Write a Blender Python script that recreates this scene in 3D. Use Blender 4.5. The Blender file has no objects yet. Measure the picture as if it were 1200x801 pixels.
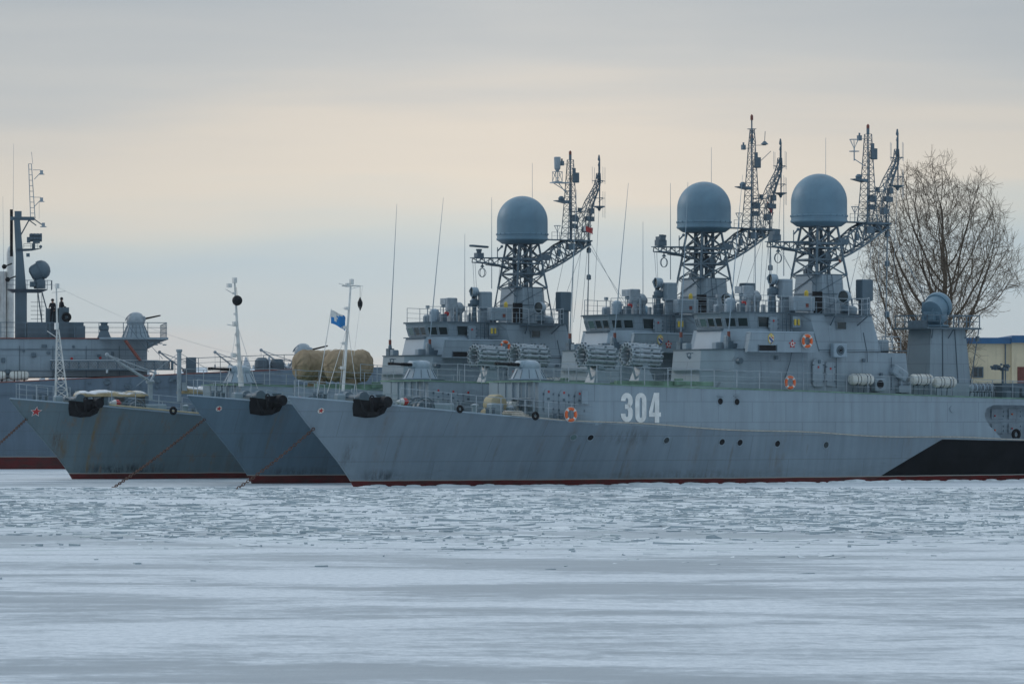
import bpy, math, random
import numpy as np
from mathutils import Vector, Matrix
random.seed(7); RNG = np.random.default_rng(11)
PI = math.pi
S = bpy.context.scene
COL = S.collection

# ------------------------------------------------------------------ camera
F, HOR, CH = 4560.0, 484.0, 3.95          # focal length in photo pixels, horizon row, eye height
cam_d = bpy.data.cameras.new('camera'); cam = bpy.data.objects.new('camera', cam_d); COL.objects.link(cam)
cam_d.sensor_width = 36.0; cam_d.lens = F/1200*36.0
cam_d.shift_y = (HOR-400.5)/1200.0
cam_d.clip_start = 1.0; cam_d.clip_end = 20000
cam.location = (0, 0, CH); cam.rotation_euler = (PI/2, 0, 0)
S.camera = cam

# ------------------------------------------------------------------ sky and sun
W = bpy.data.worlds.new('World'); S.world = W; W.use_nodes = True
wn, wl = W.node_tree.nodes, W.node_tree.links
for n in list(wn): wn.remove(n)
SUN_EL, SUN_AZ = math.radians(24), math.radians(-62)     # azimuth from +Y towards +X
out = wn.new('ShaderNodeOutputWorld')
sky = wn.new('ShaderNodeTexSky'); sky.sky_type = 'NISHITA'; sky.sun_disc = False
sky.sun_elevation = SUN_EL; sky.sun_rotation = SUN_AZ; sky.air_density = 1.2; sky.dust_density = 2.0
bg1 = wn.new('ShaderNodeBackground'); wl.new(sky.outputs[0], bg1.inputs[0]); bg1.inputs[1].default_value = 0.06
bg2 = wn.new('ShaderNodeBackground'); bg2.inputs[1].default_value = 1.12
tc = wn.new('ShaderNodeTexCoord')
sep = wn.new('ShaderNodeSeparateXYZ'); wl.new(tc.outputs['Generated'], sep.inputs[0])
mp = wn.new('ShaderNodeMapping'); mp.inputs['Scale'].default_value = (5.5, 5.5, 38); wl.new(tc.outputs['Generated'], mp.inputs[0])
nz = wn.new('ShaderNodeTexNoise'); nz.inputs['Scale'].default_value = 1.0; nz.inputs['Detail'].default_value = 4; nz.inputs['Roughness'].default_value = .45; nz.inputs['Distortion'].default_value=.5
wl.new(mp.outputs[0], nz.inputs['Vector'])
mp2 = wn.new('ShaderNodeMapping'); mp2.inputs['Scale'].default_value = (9, 9, 120); mp2.inputs['Location'].default_value=(3,1,5); wl.new(tc.outputs['Generated'], mp2.inputs[0])
nz2 = wn.new('ShaderNodeTexNoise'); nz2.inputs['Scale'].default_value = 1.0; nz2.inputs['Detail'].default_value = 3
wl.new(mp2.outputs[0], nz2.inputs['Vector'])
def wmath(op, a, b, clamp=False):
    m = wn.new('ShaderNodeMath'); m.operation = op; m.use_clamp = clamp
    for i, v in enumerate((a, b)):
        if isinstance(v, (int, float)): m.inputs[i].default_value = v
        else: wl.new(v, m.inputs[i])
    return m.outputs[0]
# height above the horizon disturbed by the cloud noise, then a ramp of cloud-layer colours
dz = wmath('MULTIPLY', wmath('SUBTRACT', nz.outputs[0], .5), .040)
dz2 = wmath('MULTIPLY', wmath('SUBTRACT', nz2.outputs[0], .5), .018)
zz = wmath('ADD', wmath('ADD', sep.outputs[2], dz), dz2)
zr = wmath('DIVIDE', zz, 0.5, True)
ramp = wn.new('ShaderNodeValToRGB'); wl.new(zr, ramp.inputs[0])
def srgb(r, g, b):
    f = lambda c: (c/255/12.92 if c/255 <= .04045 else ((c/255+.055)/1.055)**2.4)
    return (f(r), f(g), f(b), 1)
stops = [(0.0, srgb(224,202,190)), (.06, srgb(212,204,198)), (.12, srgb(199,206,207)), (.22, srgb(191,203,208)), (.29, srgb(206,210,206)),
         (.37, srgb(226,216,202)), (.44, srgb(221,212,200)), (.54, srgb(199,199,197)), (.66, srgb(181,186,190)), (1.0, srgb(179,187,195)), (3.125, (.96,1.04,1.12,1))]
stops = [(p_*.32, c_) for p_, c_ in stops]
el = ramp.color_ramp.elements
el[0].position, el[0].color = stops[0]; el[1].position, el[1].color = stops[-1]
for p, c in stops[1:-1]:
    e = el.new(p); e.color = c
# the cloud deck is dimmer and bluer behind the viewer and to the far right
mr = wn.new('ShaderNodeMapRange'); mr.inputs['From Min'].default_value = -.6; mr.inputs['From Max'].default_value = .95
wl.new(sep.outputs[1], mr.inputs[0])
mixb = wn.new('ShaderNodeMix'); mixb.data_type = 'RGBA'
wl.new(mr.outputs[0], mixb.inputs['Factor']); mixb.inputs['A'].default_value = (.47, .58, .67, 1); wl.new(ramp.outputs[0], mixb.inputs['B'])
mr2 = wn.new('ShaderNodeMapRange'); mr2.inputs['From Min'].default_value = .0; mr2.inputs['From Max'].default_value = .20
wl.new(wmath('ABSOLUTE', wmath('SUBTRACT', sep.outputs[0], .0), 0), mr2.inputs[0])
mixc = wn.new('ShaderNodeMix'); mixc.data_type = 'RGBA'; mixc.blend_type = 'MULTIPLY'
wl.new(mr2.outputs[0], mixc.inputs['Factor']); wl.new(mixb.outputs['Result'], mixc.inputs['A']); mixc.inputs['B'].default_value = (.78, .83, .88, 1)
wl.new(mixc.outputs['Result'], bg2.inputs[0])
ms = wn.new('ShaderNodeMixShader'); ms.inputs[0].default_value = .93
wl.new(bg1.outputs[0], ms.inputs[1]); wl.new(bg2.outputs[0], ms.inputs[2]); wl.new(ms.outputs[0], out.inputs[0])

sd = bpy.data.lights.new('sun', 'SUN'); sd.energy = 0.65; sd.angle = math.radians(18); sd.color = (1, .95, .90)
sun = bpy.data.objects.new('sun', sd); COL.objects.link(sun)
dirv = Vector((math.sin(SUN_AZ)*math.cos(SUN_EL), math.cos(SUN_AZ)*math.cos(SUN_EL), math.sin(SUN_EL)))
sun.rotation_euler = dirv.to_track_quat('Z', 'Y').to_euler(); sun.location = (-60, 80, 90)

vs = S.view_settings; vs.view_transform = 'Standard'; vs.look = 'None'; vs.exposure = 0; vs.gamma = 1; vs.use_curve_mapping = False
S.cycles.use_denoising = True
S.cycles.max_bounces = 5; S.cycles.volume_bounces = 0; S.cycles.transparent_max_bounces = 6

# ------------------------------------------------------------------ materials
class NT:
    def __init__(s, name):
        s.m = bpy.data.materials.new(name); s.m.use_nodes = True
        s.n, s.l = s.m.node_tree.nodes, s.m.node_tree.links
        s.b = s.n['Principled BSDF']; s.tc = s.n.new('ShaderNodeTexCoord')
    def put(s, sock, v):
        if isinstance(v, (int, float)): sock.default_value = v
        elif isinstance(v, tuple): sock.default_value = v if len(v) == len(sock.default_value) else v+(1,)
        else: s.l.new(v, sock)
    def math(s, op, a, b=0., clamp=False):
        n = s.n.new('ShaderNodeMath'); n.operation = op; n.use_clamp = clamp
        s.put(n.inputs[0], a); s.put(n.inputs[1], b); return n.outputs[0]
    def noise(s, scale=(1,1,1), detail=4, rough=.55, loc=(0,0,0), dist=0., coord='Object'):
        m = s.n.new('ShaderNodeMapping'); m.inputs['Scale'].default_value = scale; m.inputs['Location'].default_value = loc
        s.l.new(s.tc.outputs[coord], m.inputs[0])
        n = s.n.new('ShaderNodeTexNoise'); n.inputs['Scale'].default_value = 1; n.inputs['Detail'].default_value = detail
        n.inputs['Roughness'].default_value = rough; n.inputs['Distortion'].default_value = dist
        s.l.new(m.outputs[0], n.inputs['Vector']); return n.outputs[0]
    def rng(s, v, a, b, c=0., d=1., smooth=False):
        n = s.n.new('ShaderNodeMapRange'); n.inputs[1].default_value = a; n.inputs[2].default_value = b
        n.inputs[3].default_value = c; n.inputs[4].default_value = d
        if smooth: n.interpolation_type = 'SMOOTHSTEP'
        s.put(n.inputs[0], v); return n.outputs[0]
    def mix(s, f, a, b, mode='MIX'):
        n = s.n.new('ShaderNodeMix'); n.data_type = 'RGBA'; n.blend_type = mode
        s.put(n.inputs['Factor'], f); s.put(n.inputs['A'], a); s.put(n.inputs['B'], b); return n.outputs['Result']
    def xyz(s):
        n = s.n.new('ShaderNodeSeparateXYZ'); s.l.new(s.tc.outputs['Object'], n.inputs[0]); return n.outputs
    def bump(s, h, strength=.3, dist=.05, prev=None):
        n = s.n.new('ShaderNodeBump'); n.inputs['Strength'].default_value = strength; n.inputs['Distance'].default_value = dist
        s.l.new(h, n.inputs['Height'])
        if prev: s.l.new(prev, n.inputs['Normal'])
        return n.outputs[0]
    def done(s, col, rough=.5, normal=None, metal=0.):
        s.put(s.b.inputs['Base Color'], col); s.put(s.b.inputs['Roughness'], rough); s.put(s.b.inputs['Metallic'], metal)
        if normal is not None: s.l.new(normal, s.b.inputs['Normal'])
        return s.m

def simple(name, col, rough=.55, var=.18, scale=2.5, metal=0., streak=0.):
    t = NT(name)
    n = t.noise((scale,)*3, 5)
    f = t.rng(n, .3, .7, 1-var, 1+var)
    c = t.mix(1, col+(1,), t.mix(0, (1,1,1,1), (1,1,1,1)), 'MULTIPLY')
    vm = t.n.new('ShaderNodeVectorMath'); vm.operation = 'SCALE'; t.put(vm.inputs[0], col); t.l.new(f, vm.inputs['Scale'])
    c = vm.outputs[0]
    if streak:
        sn = t.noise((3, 3, .35), 4, loc=(4,2,0))
        c = t.mix(t.math('MULTIPLY', t.rng(sn, .58, .75), streak), c, (.16,.10,.06,1))
    return t.done(c, rough, t.bump(n, .12, .02), metal)

def paint(name, base, seams=True, rust=.35, plate=(2.4,1.15)):
    """navy grey paint: slight fading, streaks under fittings, dished plates between welds"""
    t = NT(name); x, y, z = t.xyz()
    big = t.noise((.22,.22,.5), 4); mid = t.noise((1.3,1.3,1.3), 5, .6); st = t.noise((2.2,.15,.16), 5, .6, (7,3,1)); rs = t.noise((1.1,.1,.12), 6, .7, (1,9,4))
    f = t.math('ADD', t.rng(big, .3, .7, .95, 1.05), t.rng(mid, .3, .7, -.03, .03))
    f = t.math('MULTIPLY', f, t.rng(st, .35, .72, 1.05, .86))
    vm = t.n.new('ShaderNodeVectorMath'); vm.operation = 'SCALE'; t.put(vm.inputs[0], base); t.l.new(f, vm.inputs['Scale'])
    c = vm.outputs[0]
    sc = t.noise((.5,.5,7), 6, .75, (5,5,2)); f2 = t.math('MULTIPLY', t.rng(sc, .60, .72), t.rng(t.noise((.35,.35,.8), 3), .5, .62)); c = t.mix(t.math('MULTIPLY', f2, .40), c, (.085,.10,.11,1))
    rm = t.math('MULTIPLY', t.rng(rs, .55, .74), t.rng(mid, .35, .65, 0, 1))
    c = t.mix(t.math('MULTIPLY', rm, rust), c, (.14,.095,.06,1))
    nrm = t.bump(t.noise((.9,.9,.9), 2), .28, .05)
    nrm = t.bump(mid, .06, .02, nrm)
    if seams:
        cb = t.n.new('ShaderNodeCombineXYZ'); t.l.new(t.math('ADD', x, t.math('MULTIPLY', y, .7 if plate[0] < 5 else 0.)), cb.inputs[0]); t.l.new(z, cb.inputs[1])
        br = t.n.new('ShaderNodeTexBrick'); t.l.new(cb.outputs[0], br.inputs['Vector'])
        br.inputs['Scale'].default_value = 1; br.inputs['Mortar Size'].default_value = .022; br.inputs['Brick Width'].default_value = plate[0]; br.inputs['Row Height'].default_value = plate[1]
        br.inputs['Color1'].default_value = (.5,.5,.5,1); br.inputs['Color2'].default_value = (.56,.56,.56,1); br.inputs['Mortar'].default_value = (1,1,1,1); br.inputs['Mortar Smooth'].default_value = .4
        nrm = t.bump(br.outputs['Color'], .35, .02, nrm)
        c = t.mix(t.math('MULTIPLY', br.outputs['Fac'], .45), c, (.10,.12,.14,1))
    return t, c, nrm

GREY = (.245, .31, .36)
M = {}
t, c, nr = paint('grey_paint', GREY, rust=.25); M['grey'] = t.done(c, .48, nr)
M['radome'] = None
t, c, nr = paint('pale_grey_paint', (.28,.36,.425), rust=.15, seams=False); M['pale'] = t.done(c, .45, nr)
t, c, nr = paint('dark_grey_paint', (.085,.13,.165), rust=.2, seams=False); M['mid'] = t.done(c, .5, nr)

def hull_mat(name, base, boot_top, black=True, rust=.5, wear=0., stains=()):
    t, c, nr = paint(name, base, rust=rust, plate=(5.5, 1.35)); x, y, z = t.xyz()
    wob = t.noise((.6,.6,.6), 4)
    # waterline staining, white line and red boot topping
    low = t.math('MULTIPLY', t.rng(z, boot_top+.9, boot_top+.1), t.rng(t.noise((.7,.7,2.2), 6, .7, (3,3,3)), .45, .7))
    c = t.mix(t.math('MULTIPLY', low, .35), c, (.09,.10,.09,1))
    if wear:
        ru = t.math('MULTIPLY', t.rng(t.noise((1.5,1.5,.25), 6, .75, (6,1,2)), .56, .68), wear)
        c = t.mix(ru, c, (.23,.12,.05,1))
    for (x0, wd, z0, z1, k, col) in stains:
        g = t.math('DIVIDE', t.math('ABSOLUTE', t.math('SUBTRACT', x, x0)), wd)
        g = t.math('MULTIPLY', t.rng(g, 1, .2), t.math('MULTIPLY', t.rng(z, z0-.3, z0+.1), t.rng(z, z1+.3, z1-.1)))
        g = t.math('MULTIPLY', g, t.rng(t.noise((3,.3,.9), 6, .8, (x0,1,2)), .42, .62))
        c = t.mix(t.math('MULTIPLY', g, k), c, col+(1,))
    if black:
        # dark camouflage panel aft: right of a slanting line, below the knuckle
        d = t.math('SUBTRACT', x, t.math('MULTIPLY', z, 2.05))
        a = t.math('MULTIPLY', t.math('GREATER_THAN', d, 36.4), t.math('LESS_THAN', z, 2.44))
        bl = t.mix(t.rng(wob, .35, .7), (.005,.007,.009,1), (.012,.015,.019,1))
        c = t.mix(a, c, bl); t.put(t.b.inputs['Specular IOR Level'], t.rng(a, 0, 1, .28, .06))
    zb = t.math('ADD', z, t.math('MULTIPLY', t.math('SUBTRACT', wob, .5), .05))
    c = t.mix(t.math('LESS_THAN', zb, boot_top+.055), c, (.30,.30,.28,1))
    red = t.mix(t.rng(t.noise((1.2,1.2,4), 5), .4, .65), (.12,.014,.014,1), (.065,.02,.018,1))
    c = t.mix(t.math('LESS_THAN', zb, boot_top), c, red)
    if not black: t.b.inputs['Specular IOR Level'].default_value = .28
    return t.done(c, .5, nr)
M['hull_near'] = hull_mat('hull_paint_near', (.20,.258,.305), .30, rust=.6, wear=.06, stains=[(x_,.12,z_,z_+1.5,.5,(.12,.085,.05)) for x_,z_ in ((6.1,1.2),(11.5,1.0),(16.2,.6),(19.3,.5),(26.2,.6),(31.5,.5))]+[(5.5,1.6,.35,.7,.8,(.03,.035,.04)),(19,2.2,2.4,2.9,.55,(.06,.06,.055)),(24,7,.35,.6,.5,(.06,.06,.05)),(3.6,.5,1.2,2.2,.5,(.05,.05,.045))])
M['hull_mid'] = hull_mat('hull_paint_middle', (.115,.18,.23), .32, stains=[(4.7,.12,1.5,4.2,.6,(.18,.12,.05)),(6.5,2.5,.38,.6,.7,(.03,.035,.04)),(3.2,.3,1.6,2.6,.5,(.06,.06,.05))])
M['hull_far'] = hull_mat('hull_paint_far', (.125,.18,.205), .32, rust=.9, wear=.45, stains=[(4.9,.14,.5,4.3,.9,(.20,.13,.04)),(4.1,.10,1.0,3.8,.5,(.20,.13,.04)),(6.2,.2,2.4,3.9,.6,(.14,.09,.04)),(2.9,.55,1.9,2.7,.95,(.10,.06,.03)),(3.3,.4,1.4,2.3,.8,(.15,.10,.04)),(7,3.2,.38,.72,1.0,(.015,.018,.02)),(16,1.5,1.6,1.9,.7,(.05,.055,.05))])
M['hull_big'] = hull_mat('hull_paint_big_ship', (.125,.175,.225), .85, black=False)
t = NT('radome_glassfibre'); x, y, z = t.xyz(); n1 = t.noise((1.2,1.2,1.2), 5, .6); n2 = t.noise((.9,.9,.25), 4, .6, (3,3,3)); n3 = t.noise((5,5,5), 5, .8, (1,2,3))
c = t.mix(t.rng(n1, .3, .7), (.115,.205,.275,1), (.145,.25,.325,1)); c = t.mix(t.rng(n2, .5, .72, 0, .35), c, (.10,.15,.19,1))
c = t.mix(t.math('MULTIPLY', t.rng(n3, .60, .64), t.rng(z, 17.2, 17.7, .04, .8)), c, (.16,.11,.06,1)); M['radome'] = t.done(c, .5, t.bump(n1, .1, .03))
M['steel'] = simple('mast_steel', (.095,.145,.185), .5, .25, 3)
M['steel_pale'] = simple('pale_mast_steel', (.30,.35,.39), .5, .2, 3)
M['white'] = simple('white_paint', (.62,.62,.60), .5, .2, 2, streak=.6)
M['numwhite'] = simple('number_white', (.74,.74,.72), .6, .15, 2.2, streak=.25)
M['black'] = simple('black_rubber', (.012,.014,.017), .6, .4, 3)
M['black'].node_tree.nodes['Principled BSDF'].inputs['Specular IOR Level'].default_value = .15
M['glass'] = NT('window_glass').done((.02,.035,.04,1), .08)
M['glass_green'] = NT('green_window_glass').done((.10,.17,.17,1), .12)
M['deck'] = simple('deck_green', (.15,.25,.19), .8, .35, 1.5)
M['deckgrey'] = simple('deck_grey', (.16,.19,.19), .8, .3, 1.5)
M['orange'] = simple('lifebuoy_orange', (.72,.13,.03), .5, .12, 4)
M['red'] = simple('red_paint', (.42,.03,.03), .5, .15, 4)
M['redlead'] = simple('red_oxide_paint', (.19,.055,.04), .6, .3, 2)
M['yellow'] = simple('yellow_paint', (.62,.45,.06), .5, .15, 4)
M['blue'] = simple('blue_flag_cloth', (.02,.20,.50), .8, .15, 3)
M['emblue'] = simple('emblem_blue', (.03,.07,.22), .5, .1, 3)
M['raft'] = simple('raft_white', (.58,.58,.54), .5, .15, 3, streak=.5)
M['rust'] = simple('rusty_chain', (.10,.05,.035), .9, .5, 8)
M['rope'] = simple('hemp_rope', (.46,.42,.36), .9, .25, 6)
M['skin'] = simple('skin', (.45,.25,.18), .6, .05, 3)
M['darkcloth'] = simple('dark_uniform', (.012,.014,.02), .9, .3, 5)
def canvas_mat(name, a, b, snow=False):
    t = NT(name); n = t.noise((1.5,1.5,1.5), 5, .6); w = t.noise((5,5,1.2), 4, .6, (2,1,5))
    c = t.mix(t.rng(n, .35, .65), a+(1,), b+(1,))
    if snow:
        g = t.n.new('ShaderNodeNewGeometry'); sp = t.n.new('ShaderNodeSeparateXYZ'); t.l.new(g.outputs['Normal'], sp.inputs[0])
        c = t.mix(t.math('MULTIPLY', t.rng(sp.outputs[2], .55, .85), t.rng(n, .4, .55)), c, (.7,.72,.75,1))
    return t.done(c, .9, t.bump(w, .9, .08))
M['canvas'] = canvas_mat('tan_canvas', (.33,.25,.16), (.26,.195,.125))
M['canvas_dull'] = canvas_mat('dull_netting', (.24,.235,.22), (.17,.165,.155))
M['canvas_snow'] = canvas_mat('snowy_canvas', (.42,.34,.20), (.30,.24,.14), True)
M['canvas_yellow'] = canvas_mat('yellow_canvas', (.44,.38,.26), (.36,.31,.20))
M['bark'] = simple('tree_bark', (.085,.062,.042), .9, .35, 3)
M['twig'] = simple('twig_bark', (.11,.076,.048), .9, .3, 3)
M['bush'] = simple('bush_twigs', (.16,.10,.06), .9, .3, 3)

# ------------------------------------------------------------------ mesh builder
class MB:
    def __init__(s): s.v, s.f, s.mi, s.T = [], [], [], None
    def add(s, vs, fs, mi=0):
        o = len(s.v)
        if s.T is not None: vs = [s.T @ Vector(p) for p in vs]
        s.v += [tuple(p) for p in vs]; s.f += [tuple(i+o for i in f) for f in fs]; s.mi += [mi]*len(fs); return s
    def box(s, a, b, mi=0):
        x0,y0,z0 = a; x1,y1,z1 = b
        return s.add([(x0,y0,z0),(x1,y0,z0),(x1,y1,z0),(x0,y1,z0),(x0,y0,z1),(x1,y0,z1),(x1,y1,z1),(x0,y1,z1)],
                     [(0,3,2,1),(4,5,6,7),(0,1,5,4),(1,2,6,5),(2,3,7,6),(3,0,4,7)], mi)
    def cbox(s, c, d, rz=0, ry=0, mi=0):
        old = s.T; m = Matrix.Translation(c) @ Matrix.Rotation(rz,4,'Z') @ Matrix.Rotation(ry,4,'Y')
        s.T = m if old is None else old @ m
        s.box((-d[0]/2,-d[1]/2,-d[2]/2),(d[0]/2,d[1]/2,d[2]/2), mi); s.T = old; return s
    def bbox(s, c, d, bev=.04, rz=0, ry=0, mi=0):
        """box with chamfered vertical and top edges"""
        old = s.T; m = Matrix.Translation(c) @ Matrix.Rotation(rz,4,'Z') @ Matrix.Rotation(ry,4,'Y')
        s.T = m if old is None else old @ m
        hx,hy,hz = d[0]/2,d[1]/2,d[2]/2; bev = min(bev, hx*.45, hy*.45, hz*.45)
        def ring(e, z): return [(-hx+bev+e,-hy+e,z),(hx-bev-e,-hy+e,z),(hx-e,-hy+bev+e,z),(hx-e,hy-bev-e,z),(hx-bev-e,hy-e,z),(-hx+bev+e,hy-e,z),(-hx+e,hy-bev-e,z),(-hx+e,-hy+bev+e,z)]
        s.loft([ring(bev*.7,-hz), ring(0,-hz+bev), ring(0,hz-bev), ring(bev*.7,hz)], mi); s.T = old; return s
    def loft(s, rings, mi=0, caps=True, closed=True):
        n = len(rings[0]); vs = [p for r in rings for p in r]; fs = []
        for i in range(len(rings)-1):
            for j in range(n if closed else n-1):
                k = (j+1) % n
                fs.append((i*n+j, i*n+k, (i+1)*n+k, (i+1)*n+j))
        if caps: fs += [tuple(range(n))[::-1], tuple(range((len(rings)-1)*n, len(rings)*n))]
        return s.add(vs, fs, mi)
    def prism(s, plan, z0, z1, top=None, mi=0):
        top = top or plan
        f0 = z0 if callable(z0) else (lambda x, y: z0); f1 = z1 if callable(z1) else (lambda x, y: z1)
        return s.loft([[(x,y,f0(x,y)) for x,y in plan], [(x,y,f1(x,y)) for x,y in top]], mi)
    def tube(s, p, q, r, n=5, r2=None, mi=0, cap=True):
        p, q = Vector(p), Vector(q); d = q-p
        if d.length < 1e-6: return s
        r2 = r if r2 is None else r2; d.normalize()
        a = d.orthogonal().normalized(); b = d.cross(a)
        rings = [[p+(a*math.cos(2*PI*i/n)+b*math.sin(2*PI*i/n))*r for i in range(n)], [q+(a*math.cos(2*PI*i/n)+b*math.sin(2*PI*i/n))*r2 for i in range(n)]]
        return s.loft(rings, mi, cap)
    def path(s, pts, r, n=5, mi=0, closed=False):
        pts = [Vector(p) for p in pts]; rings = []; L = len(pts)
        for i, p in enumerate(pts):
            d = (pts[(i+1)%L]-pts[i-1]) if closed else (pts[min(i+1,L-1)]-pts[max(i-1,0)])
            d.normalize(); up = Vector((0,0,1)) if abs(d.z) < .9 else Vector((1,0,0))
            a = d.cross(up).normalized(); b = d.cross(a); rr = r[i] if isinstance(r, (list,tuple)) else r
            rings.append([p+(a*math.cos(2*PI*k/n)+b*math.sin(2*PI*k/n))*rr for k in range(n)])
        if closed: rings.append(rings[0])
        return s.loft(rings, mi, not closed)
    def lathe(s, prof, n=24, c=(0,0,0), axis='Z', mi=0, caps=True):
        """prof: list of (radius, height)"""
        rings = []
        for r, h in prof:
            ring = []
            for k in range(n):
                a = 2*PI*k/n; u, v = r*math.cos(a), r*math.sin(a)
                ring.append({'Z':(c[0]+u,c[1]+v,c[2]+h), 'X':(c[0]+h,c[1]+u,c[2]+v), 'Y':(c[0]+v,c[1]+h,c[2]+u)}[axis])
            rings.append(ring)
        return s.loft(rings, mi, caps)
    def ball(s, c, r, n=10, sq=(1,1,1), mi=0):
        k = max(4, n//2)
        prof = [(max(.02*r, r*math.sin(PI*i/k)), -r*math.cos(PI*i/k)) for i in range(k+1)]
        o = len(s.v); s.lathe(prof, n, (0,0,0), mi=mi) if s.T is None else None
        if s.T is None:
            for i in range(o, len(s.v)): x,y,z = s.v[i]; s.v[i] = (c[0]+x*sq[0], c[1]+y*sq[1], c[2]+z*sq[2])
        else: s.lathe([(a, b) for a, b in prof], n, c, mi=mi)
        return s
    def torus(s, c, R, r, axis='Y', n=20, m=6, mi=0, a0=0, a1=2*PI):
        full = abs(a1-a0-2*PI) < 1e-6; pts = []
        for i in range(n if full else n+1):
            a = a0+(a1-a0)*i/n; u, v = R*math.cos(a), R*math.sin(a)
            pts.append({'Y':(c[0]+u,c[1],c[2]+v),'Z':(c[0]+u,c[1]+v,c[2]),'X':(c[0],c[1]+u,c[2]+v)}[axis])
        rings = []
        for i, p in enumerate(pts):
            a = a0+(a1-a0)*i/n
            e = {'Y':Vector((math.cos(a),0,math.sin(a))),'Z':Vector((math.cos(a),math.sin(a),0)),'X':Vector((0,math.cos(a),math.sin(a)))}[axis]
            w = {'Y':Vector((0,1,0)),'Z':Vector((0,0,1)),'X':Vector((1,0,0))}[axis]
            rings.append([Vector(p)+(e*math.cos(2*PI*k/m)+w*math.sin(2*PI*k/m))*r for k in range(m)])
        if full: rings.append(rings[0])
        return s.loft(rings, mi, not full)
    def build(s, name, mat, parent=None, smooth=False):
        me = bpy.data.meshes.new(name); me.from_pydata(s.v, [], s.f)
        mats = mat if isinstance(mat, (list, tuple)) else [mat]
        for m in mats: me.materials.append(M[m] if isinstance(m, str) else m)
        if len(mats) > 1: me.polygons.foreach_set('material_index', s.mi)
        me.validate(); me.update()
        o = bpy.data.objects.new(name, me); COL.objects.link(o)
        if parent is not None: o.parent = parent
        if smooth:
            me.polygons.foreach_set('use_smooth', [True]*len(me.polygons))
            try: me.set_sharp_from_angle(angle=math.radians(38))
            except Exception: pass
        fix_normals(me)
        return o
import bmesh
def fix_normals(me):
    bm = bmesh.new(); bm.from_mesh(me); bmesh.ops.recalc_face_normals(bm, faces=bm.faces); bm.to_mesh(me); bm.free()
def tag(o, label=None, cat=None, group=None, kind=None):
    if label: o['label'] = label
    if cat: o['category'] = cat
    if group: o['group'] = group
    if kind: o['kind'] = kind
    return o
def empty(name, loc=(0,0,0), rz=0):
    o = bpy.data.objects.new(name, None); COL.objects.link(o); o.location = loc; o.rotation_euler = (0,0,rz); o.empty_display_size = .5; return o
def kids(o): return [c for c in list(bpy.data.objects) if c.parent == o]
def copy_tree(o, parent=None, skip=()):
    c = o.copy(); COL.objects.link(c); c.parent = parent
    for ch in kids(o):
        if ch in skip: continue
        copy_tree(ch, c, skip)
    return c
def lerp(a, b, t): return a+(b-a)*t
AX, AY, AYAW = -11.893, 207.0, math.radians(34.47)
class Frame:
    def __init__(s, ox, oy, yaw): s.o = (ox, oy); s.yaw = yaw; s.c, s.s = math.cos(yaw), math.sin(yaw)
    def P(s, px, py, w=0.):
        k = (px-600)/F; t = (k*(s.o[1]+w*s.c)-s.o[0]+w*s.s)/(s.c-k*s.s); Y = s.o[1]+t*s.s+w*s.c
        return (t, w, CH+(HOR-py)*Y/F)
    def W(s, p): return (s.o[0]+p[0]*s.c-p[1]*s.s, s.o[1]+p[0]*s.s+p[1]*s.c, p[2])
FA = Frame(AX, AY, AYAW); FB = Frame(-18.06, 216.7, math.radians(34.68)); FC = Frame(-29.83, 231.3, math.radians(32.6))
FD = Frame(-36.2, 275.0, math.radians(8))
def AT(px, py, Y): return Vector(((px-600)/F*Y, Y, CH+(HOR-py)*Y/F))

# ------------------------------------------------------------------ frozen sea, quay and far shore
def ice_mat():
    t = NT('snowy_sea_ice'); x, y, z = t.xyz()
    s1 = t.noise((.05,.10,1), 6, .60, (3,1,0), 1.5); s2 = t.noise((.30,.70,1), 6, .65, (8,5,0), .9); s3 = t.noise((1.6,5.0,1), 5, .7, (2,2,0))
    fine = t.noise((3.2,6,1), 5, .8)
    zone = t.math('MULTIPLY', t.rng(y, 92, 125, 0, 1, True), t.rng(y, 212, 198, .4, 1))
    v = t.math('ADD', t.math('MULTIPLY', s1, .60), t.math('MULTIPLY', s2, .28))
    v = t.math('ADD', v, t.math('MULTIPLY', s3, .12))
    msk = t.rng(t.noise((.022,.045,1), 4, .6, (11,4,0), 1.0), .40, .60, -.07, .06)
    rip = t.noise((2.4,1.3,1), 5, .75, (9,9,0), .6)
    f = t.rng(t.math('ADD', t.math('ADD', v, msk), t.math('MULTIPLY', t.math('SUBTRACT', rip, .5), .16)), .385, .53, 0, 1, True)
    snow = t.mix(t.rng(fine, .3, .7), (.62,.66,.71,1), (.78,.81,.84,1))
    bare = t.mix(s2, (.18,.23,.275,1), (.34,.395,.44,1))
    c = t.mix(f, bare, snow)
    gr = t.noise((5,2.4,1), 4, .75)
    c = t.mix(t.rng(gr, .42, .66, 0, .34), c, (.31,.37,.41,1))
    # slush and green glassy ice in the broken belt near the ships
    b1 = t.noise((.42,1.6,1), 5, .65, (5,9,0), .5); b2 = t.noise((.10,.5,1), 4, .6, (1,7,0))
    slush = t.mix(b2, (.27,.35,.36,1), (.48,.55,.56,1))
    k = t.math('MULTIPLY', t.math('MULTIPLY', zone, t.rng(b1, .50, .60)), t.rng(b2, .42, .58, .2, 1))
    c = t.mix(k, c, slush)
    h = t.math('ADD', t.math('MULTIPLY', gr, .7), t.math('MULTIPLY', fine, .3))
    n = t.bump(fine, .35, .04); n = t.bump(h, .35, .12, n); n = t.bump(b1, .3, .12, n)
    return t.done(c, t.rng(f, 0, 1, .42, .8), n)
M['ice'] = ice_mat()
def slabmat(name, a, b, r):
    t = NT(name); return t.done(t.mix(t.noise((.8,.8,.8), 4), a+(1,), b+(1,)), r)
M['slab_snow'] = slabmat('ice_slab_snow', (.60,.65,.68), (.76,.79,.81), .8)
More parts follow.
